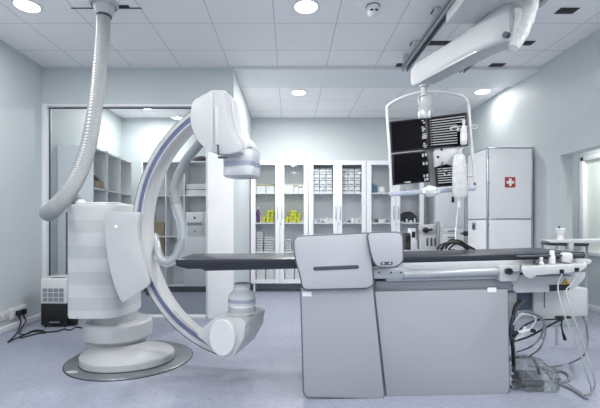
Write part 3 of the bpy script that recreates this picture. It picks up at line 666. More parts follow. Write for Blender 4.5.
# bottle and drip bag hanging from the frame
t = thing('infusion_bottle', 'white plastic infusion bottle hanging before the striped screen', 'bottle', Q(463.8, 147, -.08))
c = Q(463.8, 0, -.08); b = B(); lathe(b, (c.x, c.y, 0), [(.024, Z_(146.5, YM)), (.03, Z_(145.5, YM)), (.031, Z_(133, YM)), (.026, Z_(129.5, YM)), (.012, Z_(127.5, YM)), (.012, Z_(124, YM))], 20); obj('bottle_body', b, M['film2'], t)
b = B(); lathe(b, (c.x, c.y, 0), [(.015, Z_(126, YM)), (.015, Z_(122.5, YM)), (.01, Z_(122, YM))], 16); obj('cap', b, M['offwhite'], t)
b = B(); lathe(b, (c.x, c.y, 0), [(.0318, Z_(143, YM)), (.0318, Z_(136, YM))], 20); obj('paper_label', b, M['paper'], t)
t = thing('drip_bag', 'white crumpled plastic drip bag hanging beside the monitors', 'drip bag', Q(459.5, 198, -.1))
rings = []
for y, w, dd, cx in ((154.5, .05, .012, 459.5), (156, .06, .02, 459.6), (162, .07, .028, 459.2), (170, .075, .03, 459.2), (180, .08, .035, 459.5), (190, .085, .032, 460), (195, .08, .024, 460), (197.5, .06, .012, 459.8)):
    c = Q(cx, y, -.1); rings.append([c+V((w*.86*math.cos(a)*(1+.05*noise.noise(V((math.cos(a)*2, y*.3, math.sin(a))))), dd*math.sin(a)*(1+.15*noise.noise(V((math.cos(a)*3, y*.15, 3)))), .003*noise.noise(V((a, y, 1))))) for a in (2*math.pi*i/28 for i in range(28))])
b = B(); loft(b, rings); obj('bag', b, M['film4'], t, 40)
b = B(); tube(b, [Q(459.5, 154.5, -.1), Q(461, 150, -.1), Q(463, 148, -.08)], .006, 8, 6); obj('hanger_loop', b, M['offwhite'], t)
b = B(); tube(b, [Q(459.5, 197.5, -.1), Q(458, 206, -.1), Q(457.2, 216, -.1), Q(456, 226, -.12), Q(455.5, 236, -.2), Q(456, 242, -.4)], .005, 8, 8); obj('drip_tube', b, M['film2'], t)
b = B(); c = Q(459.3, 204.3, -.1); cyl(b, c+V((0, 0, -.03)), c+V((0, 0, .03)), .011, seg=12); obj('drip_chamber', b, M['film2'], t)
# drip stand behind the table
YS = 4.25
t = thing('drip_stand', 'chrome drip stand pole standing behind the examination table', 'drip stand', V((X_(465.7, YS), YS, 0)))
x = X_(465.7, YS)
b = B(); cyl(b, (x, YS, .06), (x, YS, Z_(176, YS)), .016, seg=16); obj('pole', b, M['steel'], t)
b = B(); cyl(b, (x, YS, Z_(236, YS)), (x, YS, Z_(231, YS)), .024, seg=16, bev=.004); cyl(b, (x-.05, YS, Z_(233.5, YS)), (x, YS, Z_(233.5, YS)), .01, seg=10); obj('height_clamp', b, M['black'], t)
b = B(); tube(b, [V((x-.08, YS, Z_(174, YS))), V((x-.06, YS, Z_(177, YS))), V((x, YS, Z_(176, YS))), V((x+.06, YS, Z_(177, YS))), V((x+.08, YS, Z_(174, YS)))], .005, 8, 6); obj('hook', b, M['steel'], t)
for k in range(5):
    a = 2*math.pi*k/5+.3; b = B(); e = V((x+.26*math.cos(a), YS+.26*math.sin(a), .05)); cyl(b, (x, YS, .085), e, .014, .011, 12); cyl(b, e+V((0, -.012, -.026)), e+V((0, .012, -.026)), .024, seg=14); obj('caster_leg', b, M['steel'], t)

# ================================================================== BEHIND THE TABLE
# injector with its trolley
YI = 4.0
I = thing('contrast_injector', 'white injector head with black knob standing behind the table', 'injector', V((X_(433, YI), YI+.1, 0)))
b = B(); prism(b, [P(x, y, YI) for x, y in ((422.5, 225), (444, 223.6), (444.5, 231.5), (438, 232), (436, 234), (424, 234))], (0, .14, 0), .008); obj('head_top', b, M['equip'], I)
b = B(); prism(b, [P(x, y, YI+.01) for x, y in ((424.5, 234.5), (444, 233), (444.5, 250), (424.8, 252))], (0, .14, 0), .008); hd = obj('head_body', b, M['equip'], I)
for x in (427.5, 431.5, 435.5): b = B(); prism(b, [P(xx, y, YI+.003) for xx, y in ((x-.9, 238), (x+.9, 238), (x+.9, 246), (x-.9, 246))], (0, .01, 0), .002); obj('vent_slot', b, M['greydk'], hd)
c = P(424.5, 230, YI-.01); b = B(); cyl(b, c+V((0, -.05, 0)), c, .03, .026, 18, .006); cyl(b, c+V((0, -.02, 0)), c+V((.07, -.02, .004)), .012, seg=12); obj('knob', b, M['black'], I)
b = B(); cyl(b, P(438, 252, YI-.05), P(438, 221.5, YI-.05), .02, seg=18); obj('syringe_post', b, M['steel'], I)
b = B(); cyl(b, (X_(433, YI), YI+.08, .08), (X_(433, YI), YI+.08, .86), .035, seg=18); obj('stand_column', b, M['alu'], I)
b = B(); box(b, (X_(433, YI)-.25, YI-.12, .0), (X_(433, YI)+.25, YI+.3, .08), .02); obj('stand_base', b, M['equip2'], I)
b = B(); tube(b, [P(445, 249, YI-.1), P(449, 241, YI-.15), P(455, 239.5, YI-.2), P(462, 243, YI-.25), P(466, 248, YI-.3)], .008, 8, 8); tube(b, [P(441, 251, YI-.1), P(446, 244, YI-.15), P(452, 241, YI-.2), P(459, 244, YI-.25)], .008, 8, 8); obj('injector_cable', b, M['cabblack'], I)
# low trolley with small apparatus left of the injector
YC2 = 4.35
tr = thing('equipment_trolley', 'low pale grey trolley behind the small shield', 'trolley', V((X_(411, YC2), YC2+.15, 0)))
zt2 = Z_(250, YC2)
b = B(); box(b, (X_(400, YC2), YC2-.02, zt2-.03), (X_(424, YC2), YC2+.36, zt2), .006); obj('top_tray', b, M['equip2'], tr)
b = B(); box(b, (X_(400, YC2), YC2-.02, .2), (X_(424, YC2), YC2+.36, .23), .006); obj('lower_tray', b, M['equip2'], tr)
for px in (400.8, 423.2):
    for dy in (0, .34): b = B(); cyl(b, (X_(px, YC2), YC2+dy, 0.0), (X_(px, YC2), YC2+dy, zt2-.02), .012, seg=12); obj('leg', b, M['steel'], tr)
for k, (x0, y0, x1, m, l) in enumerate(((405.3, 233, 410.5, 'dkgrey', 'dark grey apparatus box on the trolley, left of the white one'), (411, 228.5, 416, 'carton', 'white apparatus box with dark screen on the trolley'))):
    t = thing('apparatus_box', l, 'apparatus', V((X_((x0+x1)/2, YC2), YC2+.06, zt2)))
    b = B(); box(b, (X_(x0, YC2), YC2, zt2), (X_(x1, YC2), YC2+.12, Z_(y0, YC2)), .006); obj('case', b, M[m], t)
    b = B(); box(b, (X_(x0+.8, YC2), YC2-.004, Z_(y0+9, YC2)), (X_(x1-.8, YC2), YC2+.002, Z_(y0+3, YC2)), .001); obj('display', b, M['black'], t)
# tall white cabinet in the back right corner
yw0 = 6.83; xw0, xw1 = X_(436, yw0), 3.04
WC = thing('tall_cabinet', 'plain white tall cabinet in the back corner, mostly behind the monitors', 'cabinet', V(((xw0+xw1)/2, yw0+.18, 0)))
b = B(); box(b, (xw0, yw0+.02, 0), (xw1, YB-.005, 2.2)); obj('carcass', b, M['white'], WC)
zq = Z_(228, yw0)
b = B(); box(b, (xw0+.003, yw0, zq+.006), (xw1-.003, yw0+.02, 2.19), .003); dr = obj('door', b, M['white'], WC)
c = P(452.7, 199.5, yw0); b = B(); box(b, c+V((-.02, -.02, -.05)), c+V((.02, .002, .05)), .006); obj('handle', b, M['black'], dr)
for k in range(4):
    b = B(); box(b, (xw0+.003, yw0, zq-.105*(k+1)+.006), (xw1-.003, yw0+.02, zq-.105*k), .003); dw = obj('drawer', b, M['white'], WC)
    b = B(); box(b, (xw0+.2, yw0-.012, zq-.105*k-.06), (xw0+.32, yw0+.001, zq-.105*k-.045), .003); obj('handle', b, M['rim'], dw)
# first aid cabinet
YA = 5.0
xa0, xa1 = X_(487, YA), X_(533, YA); za = Z_(147, YA); ym = Z_(219, YA)
A = thing('first_aid_cabinet', 'tall white metal edged cabinet with red cross sign by right wall', 'cabinet', V(((xa0+xa1)/2, YA+.28, 0)))
b = B(); box(b, (xa0+.006, YA+.006, .0), (xa1-.006, YA+.56, za-.006)); obj('carcass', b, M['white'], A)
for z0, z1 in ((.05, ym-.008), (ym+.008, za-.02)):
    b = B(); box(b, (xa0+.022, YA, z0), (xa1-.022, YA+.015, z1), .003); obj('front_panel', b, M['white'], A)
    b = B(); box(b, (xa0, YA+.03, z0), (xa0+.015, YA+.54, z1), .003); obj('side_panel', b, M['white'], A)
b = B()
for x in (xa0, xa1-.02): box(b, (x, YA-.004, 0), (x+.02, YA+.016, za), .003)
box(b, (xa0, YA+.545, 0), (xa0+.015, YA+.56, za), .003)
for z in (0, ym-.009, za-.02):
    box(b, (xa0, YA-.004, z), (xa1, YA+.016, z+.018), .003); box(b, (xa0-.002, YA, z), (xa0+.016, YA+.56, z+.018), .003)
obj('metal_edging', b, M['steel'], A)
for x in (xa0+.01, xa1-.01):
    for z in (ym+.06, ym-.07, za-.13, (ym+za)/2):
        b = B(); box(b, (x-.016, YA-.009, z-.012), (x+.016, YA, z+.012), .003); obj('latch', b, M['steel'], A)
for x in (xa0+.12, xa1-.14):
    b = B(); box(b, (x, YA-.009, za-.022), (x+.03, YA, za-.004), .003); box(b, (x, YA-.009, ym-.01), (x+.03, YA, ym+.012), .003); obj('latch', b, M['steel'], A)
b = B(); box(b, (xa0-.008, YA+.3, Z_(230, 5.3)), (xa0+.002, YA+.4, Z_(222.5, 5.3)), .004); lk = obj('lock_plate', b, M['steel'], A)
b = B(); box(b, (xa0-.012, YA+.33, Z_(228.5, 5.3)), (xa0-.004, YA+.37, Z_(224.5, 5.3)), .003); obj('keyhole', b, M['black'], lk)
b = B(); c = P(510, 182.3, YA-.0); box(b, c+V((-.064, -.006, -.064)), c+V((.064, .002, .064)), .001, 1); sg = obj('cross_sign', b, M['red'], A)
b = B(); box(b, c+V((-.046, -.009, -.016)), c+V((.046, -.003, .016))); box(b, c+V((-.016, -.0088, -.046)), c+V((.016, -.003, .046))); obj('white_cross', b, M['paper'], sg)
b = B(); box(b, c+V((-.05, -.002, -.10)), c+V((.05, .002, -.066)), .001, 1); bpy.data.meshes  # blank strip left out
b.free()
# small instrument table at the far right
YW = 3.75
Wt = thing('instrument_table', 'small white side table behind the table foot at right', 'side table', V((X_(573, YW), YW+.15, 0)))
b = B(); prism(b, [P(p.x, p.y, YW) for p in rpoly([(549, 240.8), (612, 239.5), (620, 241), (614, 243.6), (550, 242.8)], .6, 2)], (.13, .34, 0), .004); obj('tabletop', b, M['equip'], Wt)
b = B(); prism(b, [P(x, y, YW+.03) for x, y in ((548, 243), (590, 243.4), (588, 246.5), (549, 245.5))], (.05, .2, 0), .004); obj('clamp_rail', b, M['greydk'], Wt)
b = B(); prism(b, [P(x, y, YW+.0) for x, y in ((569, 243), (574, 243), (574, 250), (569, 250))], (0, .06, 0), .004); obj('rail_block', b, M['equip'], Wt)
for px in (560, 608):
    for dy in (.05, .27): b = B(); cyl(b, (X_(px, YW), YW+dy, 0), (X_(px, YW), YW+dy, Z_(242, YW)), .014, seg=12); obj('leg', b, M['alu'], Wt)
c = P(560.5, 240.6, YW+.12); t = thing('suction_cup', 'white flared plastic holder standing on the small side table', 'holder', c)
b = B(); lathe(b, (c.x, c.y, c.z), [(.034, 0), (.034, .02), (.026, .04), (.028, .06), (.042, .085), (.044, .115), (.034, .12)], 24); obj('cup', b, M['offwhite'], t)
b = B(); lathe(b, (c.x-.015, c.y, c.z+.12), [(.01, 0), (.01, .015), (.006, .02)], 14); obj('spout', b, M['greydk'], t)

# ================================================================== GLASS CABINETS
YCB = 6.83; px0 = 250.5; PW = .985
xc0 = X_(250.5, YCB); zb = Z_(283.5, YCB); ztp = Z_(160.3, YCB); dep = .36
gp = (255.5, 275.3, 284.2, 303.8)   # glazed openings of the first cabinet in the photograph
SH = [Z_(192.5, YCB), Z_(222.5, YCB), Z_(252, YCB)]
def cabinet(label):
    t = thing('glass_cabinet', label, 'cabinet', V((xc0+PW/2, YCB+dep/2, 0)), 'glass fronted white cabinets')
    x0, x1 = xc0, xc0+PW; b = B()
    box(b, (x0+.002, YCB+.022, zb), (x0+.02, YCB+dep, ztp)); box(b, (x1-.02, YCB+.022, zb), (x1-.002, YCB+dep, ztp)); box(b, (x0+.02, YCB+.022, zb), (x1-.02, YCB+dep, zb+.03)); box(b, (x0+.002, YCB+.022, ztp-.03), (x1-.002, YCB+dep, ztp)); box(b, (x0+.02, YCB+dep-.01, zb), (x1-.02, YCB+dep, ztp))
    obj('carcass', b, M['white'], t)
    for z in SH: b = B(); box(b, (x0+.021, YCB+.03, z-.02), (x1-.021, YCB+dep-.011, z)); obj('shelf', b, M['white'], t)
    xm = X_(279.8, YCB)
    for k, (d0, d1, g0, g1) in enumerate(((x0+.002, xm-.002, X_(gp[0], YCB), X_(gp[1], YCB)), (xm+.002, x1-.002, X_(gp[2], YCB), X_(gp[3], YCB)))):
        gz0, gz1 = Z_(279.5, YCB), Z_(164.8, YCB); b = B()
        box(b, (d0, YCB, zb), (g0, YCB+.02, ztp-.004), .002, 1); box(b, (g1, YCB, zb), (d1, YCB+.02, ztp-.004), .002, 1); box(b, (g0, YCB, zb), (g1, YCB+.02, gz0), .002, 1); box(b, (g0, YCB, gz1), (g1, YCB+.02, ztp-.004), .002, 1)
        dr = obj('door', b, M['white'], t)
        b = B(); box(b, (g0, YCB+.009, gz0), (g1, YCB+.013, gz1)); obj('pane', b, M['cabglass'], dr)
        hx = xm-.045 if k == 0 else xm+.03; b = B(); box(b, (hx, YCB-.022, Z_(219, YCB)), (hx+.015, YCB-.012, Z_(206, YCB)), .003); box(b, (hx, YCB-.014, Z_(218.5, YCB)), (hx+.015, YCB, Z_(217.5, YCB))); box(b, (hx, YCB-.014, Z_(207.5, YCB)), (hx+.015, YCB, Z_(206.5, YCB))); obj('handle', b, M['alu'], dr)
        if k == 1: b = B(); cyl(b, (xm+.02, YCB-.006, Z_(224, YCB)), (xm+.02, YCB, Z_(224, YCB)), .01, seg=12); obj('lock', b, M['greydk'], dr)
    for x in (x0+.06, x1-.06):
        for y in (YCB+.05, YCB+dep-.05): b = B(); box(b, (x-.018, y-.018, 0), (x+.018, y+.018, zb), .003); obj('leg', b, M['white'], t)
    return t
cab = cabinet('left glass fronted white cabinet holding yellow packets')
dup(cab, (PW+.005, 0, 0), 'middle glass fronted white cabinet with stacked cartons on its top shelf')
dup(cab, (2*PW+.01, 0, 0), 'right glass fronted white cabinet behind the monitors with blue bottles')
YK = YCB+.09
def cx_(px): return X_(px, YCB)   # contents sit just behind the doors
def item_box(name, x0, x1, z0, h, m, label, cat, group=None, y0=YK, d=.2, rot=0, bev=.004, lid=None):
    b = B(); box(b, (x0, y0, z0), (x1, y0+d, z0+h), bev, 1)
    o = obj(name, b, M[m], None); tag(o, label, cat, group)
    if lid: b = B(); box(b, (x0-.003, y0-.003, z0+h-.02), (x1+.003, y0+d+.003, z0+h+.004), .002, 1); obj('lid', b, M[lid], o)
    return o
# left cabinet, top shelf
for x0, x1 in ((255.8, 265.2), (265.8, 275)):
    item_box('storage_tub', cx_(x0), cx_(x1), SH[0], .14, 'carton', 'white tub with olive lid on top shelf behind left cabinet\'s left door', 'tub', 'olive lidded tubs', lid='olive')
for k in range(3):
    item_box('storage_tub', cx_(289+k*4.8), cx_(293+k*4.8), SH[0], .11+.02*(k == 1), 'carton', 'white tub on top shelf behind left cabinet\'s right door', 'tub', 'white tubs on the top shelf', lid='olive' if k else None)
# yellow packets
def packets(xa, xb, rows, label, group):
    w = .068
    for r in range(rows):
        n = int((xb-xa)/w)
        for k in range(n):
            if k == 0 and r > 1 or (k == n-1 and r == rows-1 and n > 3): continue
            x = xa+k*w+r*.006; b = B()
            t_ = B(); bmesh.ops.create_cube(t_, size=1)
            for v in t_.verts: v.co = V((v.co.x*(w-.004), v.co.y*.2, v.co.z*.052))
            bevel(t_, .009, 2); bmesh.ops.rotate(t_, verts=t_.verts[:], cent=(0, 0, 0), matrix=Matrix.Rotation(random.uniform(-.08, .08), 3, 'Z'))
            for v in t_.verts: v.co += V((x+w/2, YK+.13, SH[1]+.027+r*.053))
            merge(b, t_); tag(obj('yellow_packet', b, M['yellow'], None), label, 'packet', group)
packets(cx_(261.2), cx_(275), 4, 'yellow green packet in the pile behind the left cabinet\'s left door', 'yellow packets, left door')
packets(cx_(284.5), cx_(303.5), 4, 'yellow green packet in the pile behind the left cabinet\'s right door', 'yellow packets, right door')
def bottle(x, z, r, h, m, label, group=None, y=YK+.05, capm='white'):
    t = thing('bottle', label, 'bottle', V((x, y, z)), group)
    b = B(); lathe(b, (x, y, z), [(r*.9, 0), (r, .006), (r, h*.68), (r*.4, h*.82), (r*.4, h*.9)], 14); obj('body', b, M[m], t)
    b = B(); lathe(b, (x, y, z), [(r*.5, h*.88), (r*.5, h)], 12); obj('cap', b, M[capm], t)
bottle(cx_(257.4), SH[1], .032, .27, 'purple', 'purple bottle beside the yellow packets')
# stacks on the third shelf, left cabinet
for (px_a, px_b, n, lab) in ((256.2, 262.0, 8, 'white carton in the tall stack below the purple bottle'), (264, 274.5, 6, 'pale carton in the wide stack below the yellow packets'), (285, 291, 5, 'pale carton in the narrow stack behind the left cabinet\'s right door'), (292.5, 303, 4, 'pale carton in the wide stack behind the left cabinet\'s right door')):
    for k in range(n):
        j = random.uniform(-.004, .004)
        o = item_box('carton', cx_(px_a)+j, cx_(px_b)+j, SH[2]+k*.043, .04, 'carton' if k % 2 else 'paper', lab, 'carton', lab[lab.index('in the ')+7:])
        b = B(); box(b, (cx_(px_a)+j+.01, YK-.002, SH[2]+k*.043+.012), (cx_(px_b)+j-.012, YK+.002, SH[2]+k*.043+.026)); obj('printed_label', b, M['rim'], o)
for k, (a, c2) in enumerate(((256, 265), (266, 275), (285, 294), (295, 303))):
    item_box('storage_bin', cx_(a), cx_(c2), zb+.03, .26-.03*(k % 2), 'carton', 'pale bin at the bottom of the left cabinet, %s from its left side' % ('first', 'second', 'third', 'fourth')[k], 'bin')
# middle cabinet: cartons in a grid
for door, (a, c2) in (('left', (313.6, 333)), ('right', (342.4, 361.8))):
    for i in range(3):
        for k in range(4):
            w = (c2-a)/3; x0 = cx_(a+i*w)+.006; x1 = cx_(a+(i+1)*w)-.006; hh = .1; z = SH[0]+k*.108
            o = item_box('carton', x0, x1, z, hh, 'carton' if (i+k) % 2 else 'paper', 'small white carton in the grid stack behind the middle cabinet\'s %s door' % door, 'carton', 'grid of cartons, %s door' % door)
            b = B(); box(b, (x0+.012, YK-.003, z+.03), (x1-.012, YK+.002, z+.05)); obj('printed_label', b, M['rail'], o)
random.seed(5)
def clutter(a, c2, z, n, label, group, m=('carton', 'alu', 'rim', 'paper')):
    for k in range(n):
        x = cx_(a+(c2-a)*(k+.5)/n); w = random.uniform(.014, .026); h = random.uniform(.03, .085)
        b = B()
        if k % 2: lathe(b, (x, YK+random.uniform(0, .1), z), [(w*.8, 0), (w, .004), (w, h*.8), (w*.6, h)], 12)
        else: box(b, (x-w, YK, z), (x+w, YK+.1, z+h*.8), .005)
        tag(obj('small_pack' if k % 2 == 0 else 'small_jar', b, M[m[k % len(m)]], None), label+(' (box shaped)' if k % 2 == 0 else ' (round)'), 'pack' if k % 2 == 0 else 'jar', group+(' packs' if k % 2 == 0 else ' jars'))
clutter(313.6, 333, SH[1], 5, 'small supply on the second shelf behind the middle cabinet\'s left door', 'second shelf, middle left')
clutter(342.4, 361.8, SH[1], 6, 'small supply on the second shelf behind the middle cabinet\'s right door', 'second shelf, middle right')
clutter(371.5, 391, SH[1], 7, 'small supply on the second shelf behind the right cabinet\'s left door', 'second shelf, right cabinet')
for (a, c2, hgt, l) in ((313.8, 333, .16, 'flat pale stack below the middle cabinet\'s left door supplies'), (342.6, 361.6, .09, 'flat pale stack below the middle cabinet\'s right door supplies')):
    for k in range(int(hgt/.03)): item_box('paper_pack', cx_(a), cx_(c2), SH[2]+k*.03, .027, 'paper' if k % 2 else 'carton', l.replace('stack', 'pack in the stack'), 'pack', l)
# right cabinet
for k, x in enumerate((373.2, 375.6, 378)):
    bottle(cx_(x), SH[0], .018, .2-.03*(k == 2), 'bluebot', ('left of the three blue bottles on the right cabinet\'s top shelf', 'middle of the three blue bottles on the right cabinet\'s top shelf', 'short blue bottle nearest the white pouch')[k])
c = V((cx_(384), YK+.07, SH[0])); b = B(); lathe(b, c, [(.05, 0), (.075, .02), (.08, .06), (.06, .1), (.02, .115)], 20); tag(obj('white_pouch', b, M['paper'], None), 'rounded white pouch beside the blue bottles', 'pouch')
for k in range(4): item_box('dressing_pack', cx_(402+k*4.6), cx_(405.8+k*4.6), SH[0], .05+.02*(k % 2), ('carton', 'paper')[k % 2], 'small dressing pack on the right cabinet\'s top shelf beneath the monitors', 'pack', 'dressing packs under the monitors')
t_ = B(); bmesh.ops.create_icosphere(t_, subdivisions=3, radius=1)
for v in t_.verts: v.co = V((v.co.x*.15, v.co.y*.09, max(v.co.z, -.5)*.12))*(1+.15*noise.noise(v.co*3))+V((cx_(411.5), YK+.13, SH[1]+.075))
b = B(); merge(b, t_); tag(obj('dark_bundle', b, M['dkgrey'], None), 'dark grey rounded bundle on the right cabinet\'s second shelf', 'bundle')
clutter(401.5, 419.5, SH[1], 4, 'small supply beside the dark bundle in the right cabinet', 'beside the bundle', ('carton', 'paper'))
for k in range(3): item_box('storage_bin', cx_(402+k*6), cx_(407.2+k*6), SH[2], .2, ('carton', 'dkgrey', 'paper')[k], ('pale bin on the right cabinet\'s third shelf, leftmost', 'charcoal bin on the right cabinet\'s third shelf', 'white bin on the right cabinet\'s third shelf, rightmost')[k], 'bin')

# ================================================================== STORE ROOM BEHIND THE GLASS
zt3 = Z_(145, 5.2); xs0, xs1 = XL+.005, -2.56
U1 = thing('cubby_shelf', 'white open cubby shelf along the left wall behind the glass', 'shelf', V(((xs0+xs1)/2, 5.9, 0)))
ys = [5.2, 5.61, 6.03, 6.45]
b = B(); box(b, (xs0, 5.2, 0), (xs1, 5.222, zt3), .002, 1); obj('end_panel', b, M['white'], U1)
b = B(); box(b, (xs0, 5.222, 0), (xs0+.015, 6.45, zt3)); obj('back_panel', b, M['white'], U1)
for y in ys[1:]: b = B(); box(b, (xs0+.015, y, 0), (xs1, y+.02, zt3)); obj('divider', b, M['white'], U1)
zs1 = [Z_(187, 5.2), Z_(187, 5.2)-.5, .62, .1]
for z in [zt3-.02]+zs1: b = B(); box(b, (xs0+.015, 5.222, z-.02), (xs1, 6.45, z)); obj('shelf', b, M['white'], U1)
# box with dark contents in the first cubby
t = thing('open_box', 'small open cardboard box with dark folders in the first cubby', 'box', V((-2.66, 5.4, zs1[0])))
b = B()
for lo, hi in (((-2.76, 5.27, 0), (-2.575, 5.52, .008)), ((-2.76, 5.27, 0), (-2.575, 5.277, .1)), ((-2.76, 5.513, 0), (-2.575, 5.52, .1)), ((-2.582, 5.27, 0), (-2.575, 5.52, .1)), ((-2.76, 5.27, 0), (-2.753, 5.52, .1))):
    box(b, V(lo)+V((0, 0, zs1[0])), V(hi)+V((0, 0, zs1[0])))
obj('carton', b, M['brown'], t)
b = B()
for k in range(4): prism(b, [V((-2.74, 5.3+k*.05, zs1[0]+.01)), V((-2.6, 5.3+k*.05, zs1[0]+.01)), V((-2.6, 5.34+k*.05, zs1[0]+.17-.02*k)), V((-2.74, 5.34+k*.05, zs1[0]+.2-.02*k))], (0, .02, 0))
obj('folders', b, M['dkgrey'], t)
# back wall shelf
Y2 = 6.82; zt4 = Z_(161, Y2); x20, x21 = xs1+.03, -.81
U2 = thing('wall_shelf', 'white open shelf with binders on the store room back wall', 'shelf', V(((x20+x21)/2, 7.0, 0)))
b = B(); box(b, (x20, YB-.015, .1), (x21, YB-.002, zt4)); obj('back_panel', b, M['white'], U2)
xd = [x20, X_(148, Y2), X_(165, Y2), X_(183.5, Y2), x21-.02]
for x in xd: b = B(); box(b, (x, Y2, .1), (x+.02, YB-.015, zt4), .002, 1); obj('divider', b, M['white'], U2)
zsb = [zt4, Z_(195, Y2), Z_(226, Y2)-.17, .62, .12]
for z in zsb: b = B(); box(b, (x20+.02, Y2+.004, z-.02), (x21-.02, YB-.015, z)); obj('shelf', b, M['white'], U2)
b = B(); box(b, (x20+.02, Y2+.05, 0), (x21-.02, Y2+.07, .1)); obj('kick_board', b, M['kick'], U2)
b = B(); box(b, (xd[3]+.022, Y2-.002, .12), (x21-.022, Y2+.016, zsb[2]-.022), .003); obj('cupboard_door', b, M['white'], U2)
for row, (zr, l) in enumerate(((zsb[2], 'lower'),)):
    n = 3; x0 = xd[3]+.03; w = (x21-.03-x0)/n
    proto = None
    for k in range(n):
        if proto is None:
            proto = thing('ring_binder', 'white ring binder in the row on the store room shelf', 'binder', V((x0+w/2, Y2+.1, zr)), 'white binders in the store room')
            b = B(); box(b, (x0+.003, Y2+.01, zr), (x0+w-.003, Y2+.28, zr+.41), .006); obj('cover', b, M['paper'], proto)
            b = B(); cyl(b, (x0+w/2, Y2+.006, zr+.31), (x0+w/2, Y2+.012, zr+.31), .022, seg=14); cyl(b, (x0+w/2, Y2+.006, zr+.08), (x0+w/2, Y2+.012, zr+.08), .014, seg=14); obj('finger_hole', b, M['rim'], proto)
            b = B(); box(b, (x0+.03, Y2+.007, zr+.18), (x0+w-.03, Y2+.012, zr+.23), .001, 1); obj('spine_label', b, M['rail'], proto)
        else: dup(proto, (w*k, 0, 0))
for k in range(2):
    item_box('file_tray', xd[3]+.03, x21-.04, zsb[1]+.002+k*.1, .09, 'carton', 'pale flat file tray, %s of two above the binders' % ('lower', 'upper')[k], 'tray', y0=Y2+.03, d=.25)
t = thing('brown_carton', 'brown cardboard carton with a white diamond mark, seen through the ring arm', 'carton', V((X_(157, Y2), Y2+.12, zsb[3])))
b = B(); box(b, (xd[1]+.04, Y2+.03, zsb[3]+.001), (xd[2]-.03, Y2+.25, zsb[3]+.3), .006); obj('box', b, M['brown'], t)
c = P(159, 236, Y2+.03); c.z = zsb[3]+.17; b = B(); prism(b, [c+V((-.04, -.004, 0)), c+V((0, -.004, -.07)), c+V((.04, -.004, 0)), c+V((0, -.004, .07))], (0, .006, 0)); obj('diamond_mark', b, M['paper'], t)
item_box('brown_carton', xd[1]+.04, xd[2]-.03, zsb[2]+.001, .24, 'brown', 'plain brown carton above the one with the white diamond', 'carton', y0=Y2+.03, d=.22)
t_ = B(); bmesh.ops.create_icosphere(t_, subdivisions=3, radius=1)
for v in t_.verts: v.co = V((v.co.x*.17, v.co.y*.12, max(v.co.z, -.4)*.075))*(1+.2*noise.noise(v.co*2.5))+V((X_(199.5, Y2), Y2+.18, zt4+.034))
b = B(); merge(b, t_); tag(obj('dark_bag', b, M['dkgrey'], None), 'dark folded bag lying on top of the store room back shelf', 'bag')

# ================================================================== LEFT WALL THINGS
YD = 4.45
xh0, xh1 = X_(40, YD), X_(66.5, YD); zh0, zh1, zm = 0.02, Z_(278.5, YD), Z_(304, YD)
Dh = thing('dehumidifier', 'small dehumidifier with white top and black tank on the floor', 'dehumidifier', V(((xh0+xh1)/2, YD+.13, 0)))
b = B(); box(b, (xh0, YD, zm), (xh1, YD+.28, zh1), .018, 3); up_ = obj('upper_body', b, M['offwhite'], Dh)
b = B(); box(b, (xh0+.004, YD+.004, zh0), (xh1-.004, YD+.276, zm), .012, 3); tk = obj('water_tank', b, M['black'], Dh)
b = B(); box(b, (xh0+.1, YD-.002, zh0+.03), (xh1-.08, YD+.006, zh0+.045), .002); obj('tank_window', b, M['steel'], tk)
b = B(); ga, gb = X_(42.3, YD), X_(64, YD); gz0, gz1 = Z_(302, YD), Z_(288, YD)
for i in range(4):
    for k in range(3):
        w = (gb-ga)/4; hh = (gz1-gz0)/3; box(b, (ga+i*w+.004, YD-.003, gz0+k*hh+.004), (ga+(i+1)*w-.004, YD+.004, gz0+(k+1)*hh-.004), .002, 1)
obj('air_grille', b, M['rail'], up_)
b = B(); box(b, (xh0+.1, YD+.03, zh1), (xh1-.05, YD+.1, zh1+.004), .001); obj('control_strip', b, M['rim'], up_)
b = B(); box(b, (xh0+.02, YD+.12, zh1), (xh1-.02, YD+.27, zh1+.012), .004); obj('top_vent', b, M['offwhite'], up_)
for x in (xh0+.04, xh1-.04):
    for y in (YD+.04, YD+.24): b = B(); cyl(b, (x, y, 0), (x, y, .024), .015, seg=12); obj('foot', b, M['black'], Dh)
def socket(px0_, px1_, py0, py1, label):
    Ya = -XL*400/(290-px0_); Yb = -XL*400/(290-px1_); Yc = (Ya+Yb)/2
    z = Z_((py0+py1)/2, Yc); h = (py1-py0)/400*Yc/2
    t = thing('wall_socket', label, 'socket', V((XL+.01, Yc, z)), 'double sockets on the left wall')
    b = B(); box(b, (XL, Ya, z-h), (XL+.022, Yb, z+h), .005); obj('face_plate', b, M['offwhite'], t)
    for y in (Ya+(Yb-Ya)*.28, Ya+(Yb-Ya)*.72):
        b = B(); box(b, (XL+.021, y-.014, z-.02), (XL+.025, y+.014, z+.006), .002); box(b, (XL+.021, y-.01, z+.012), (XL+.027, y+.01, z+.026), .002); obj('switch', b, M['equip2'], t)
    return t, Yc, z
socket(-6, 7.2, 312.5, 321, 'white wall socket left of the plugged one on the left wall')
_, ysk, zsk = socket(8.2, 24.5, 306.5, 317.5, 'white wall socket with black plugs on the left wall')
for k, y in enumerate((ysk-.03, ysk+.045)):
    t = thing('power_plug', ('black plug in the wall socket, nearer the camera', 'black plug in the wall socket, farther along the wall')[k], 'plug', V((XL+.05, y, zsk)), 'black plugs')
    b = B(); box(b, (XL+.0275, y-.028, zsk-.035), (XL+.07, y+.028, zsk+.025), .008); obj('plug_body', b, M['cabblack'], t)
    b = B(); cyl(b, (XL+.05, y, zsk-.06), (XL+.05, y, zsk-.03), .008, seg=10); obj('strain_relief', b, M['cabblack'], t)
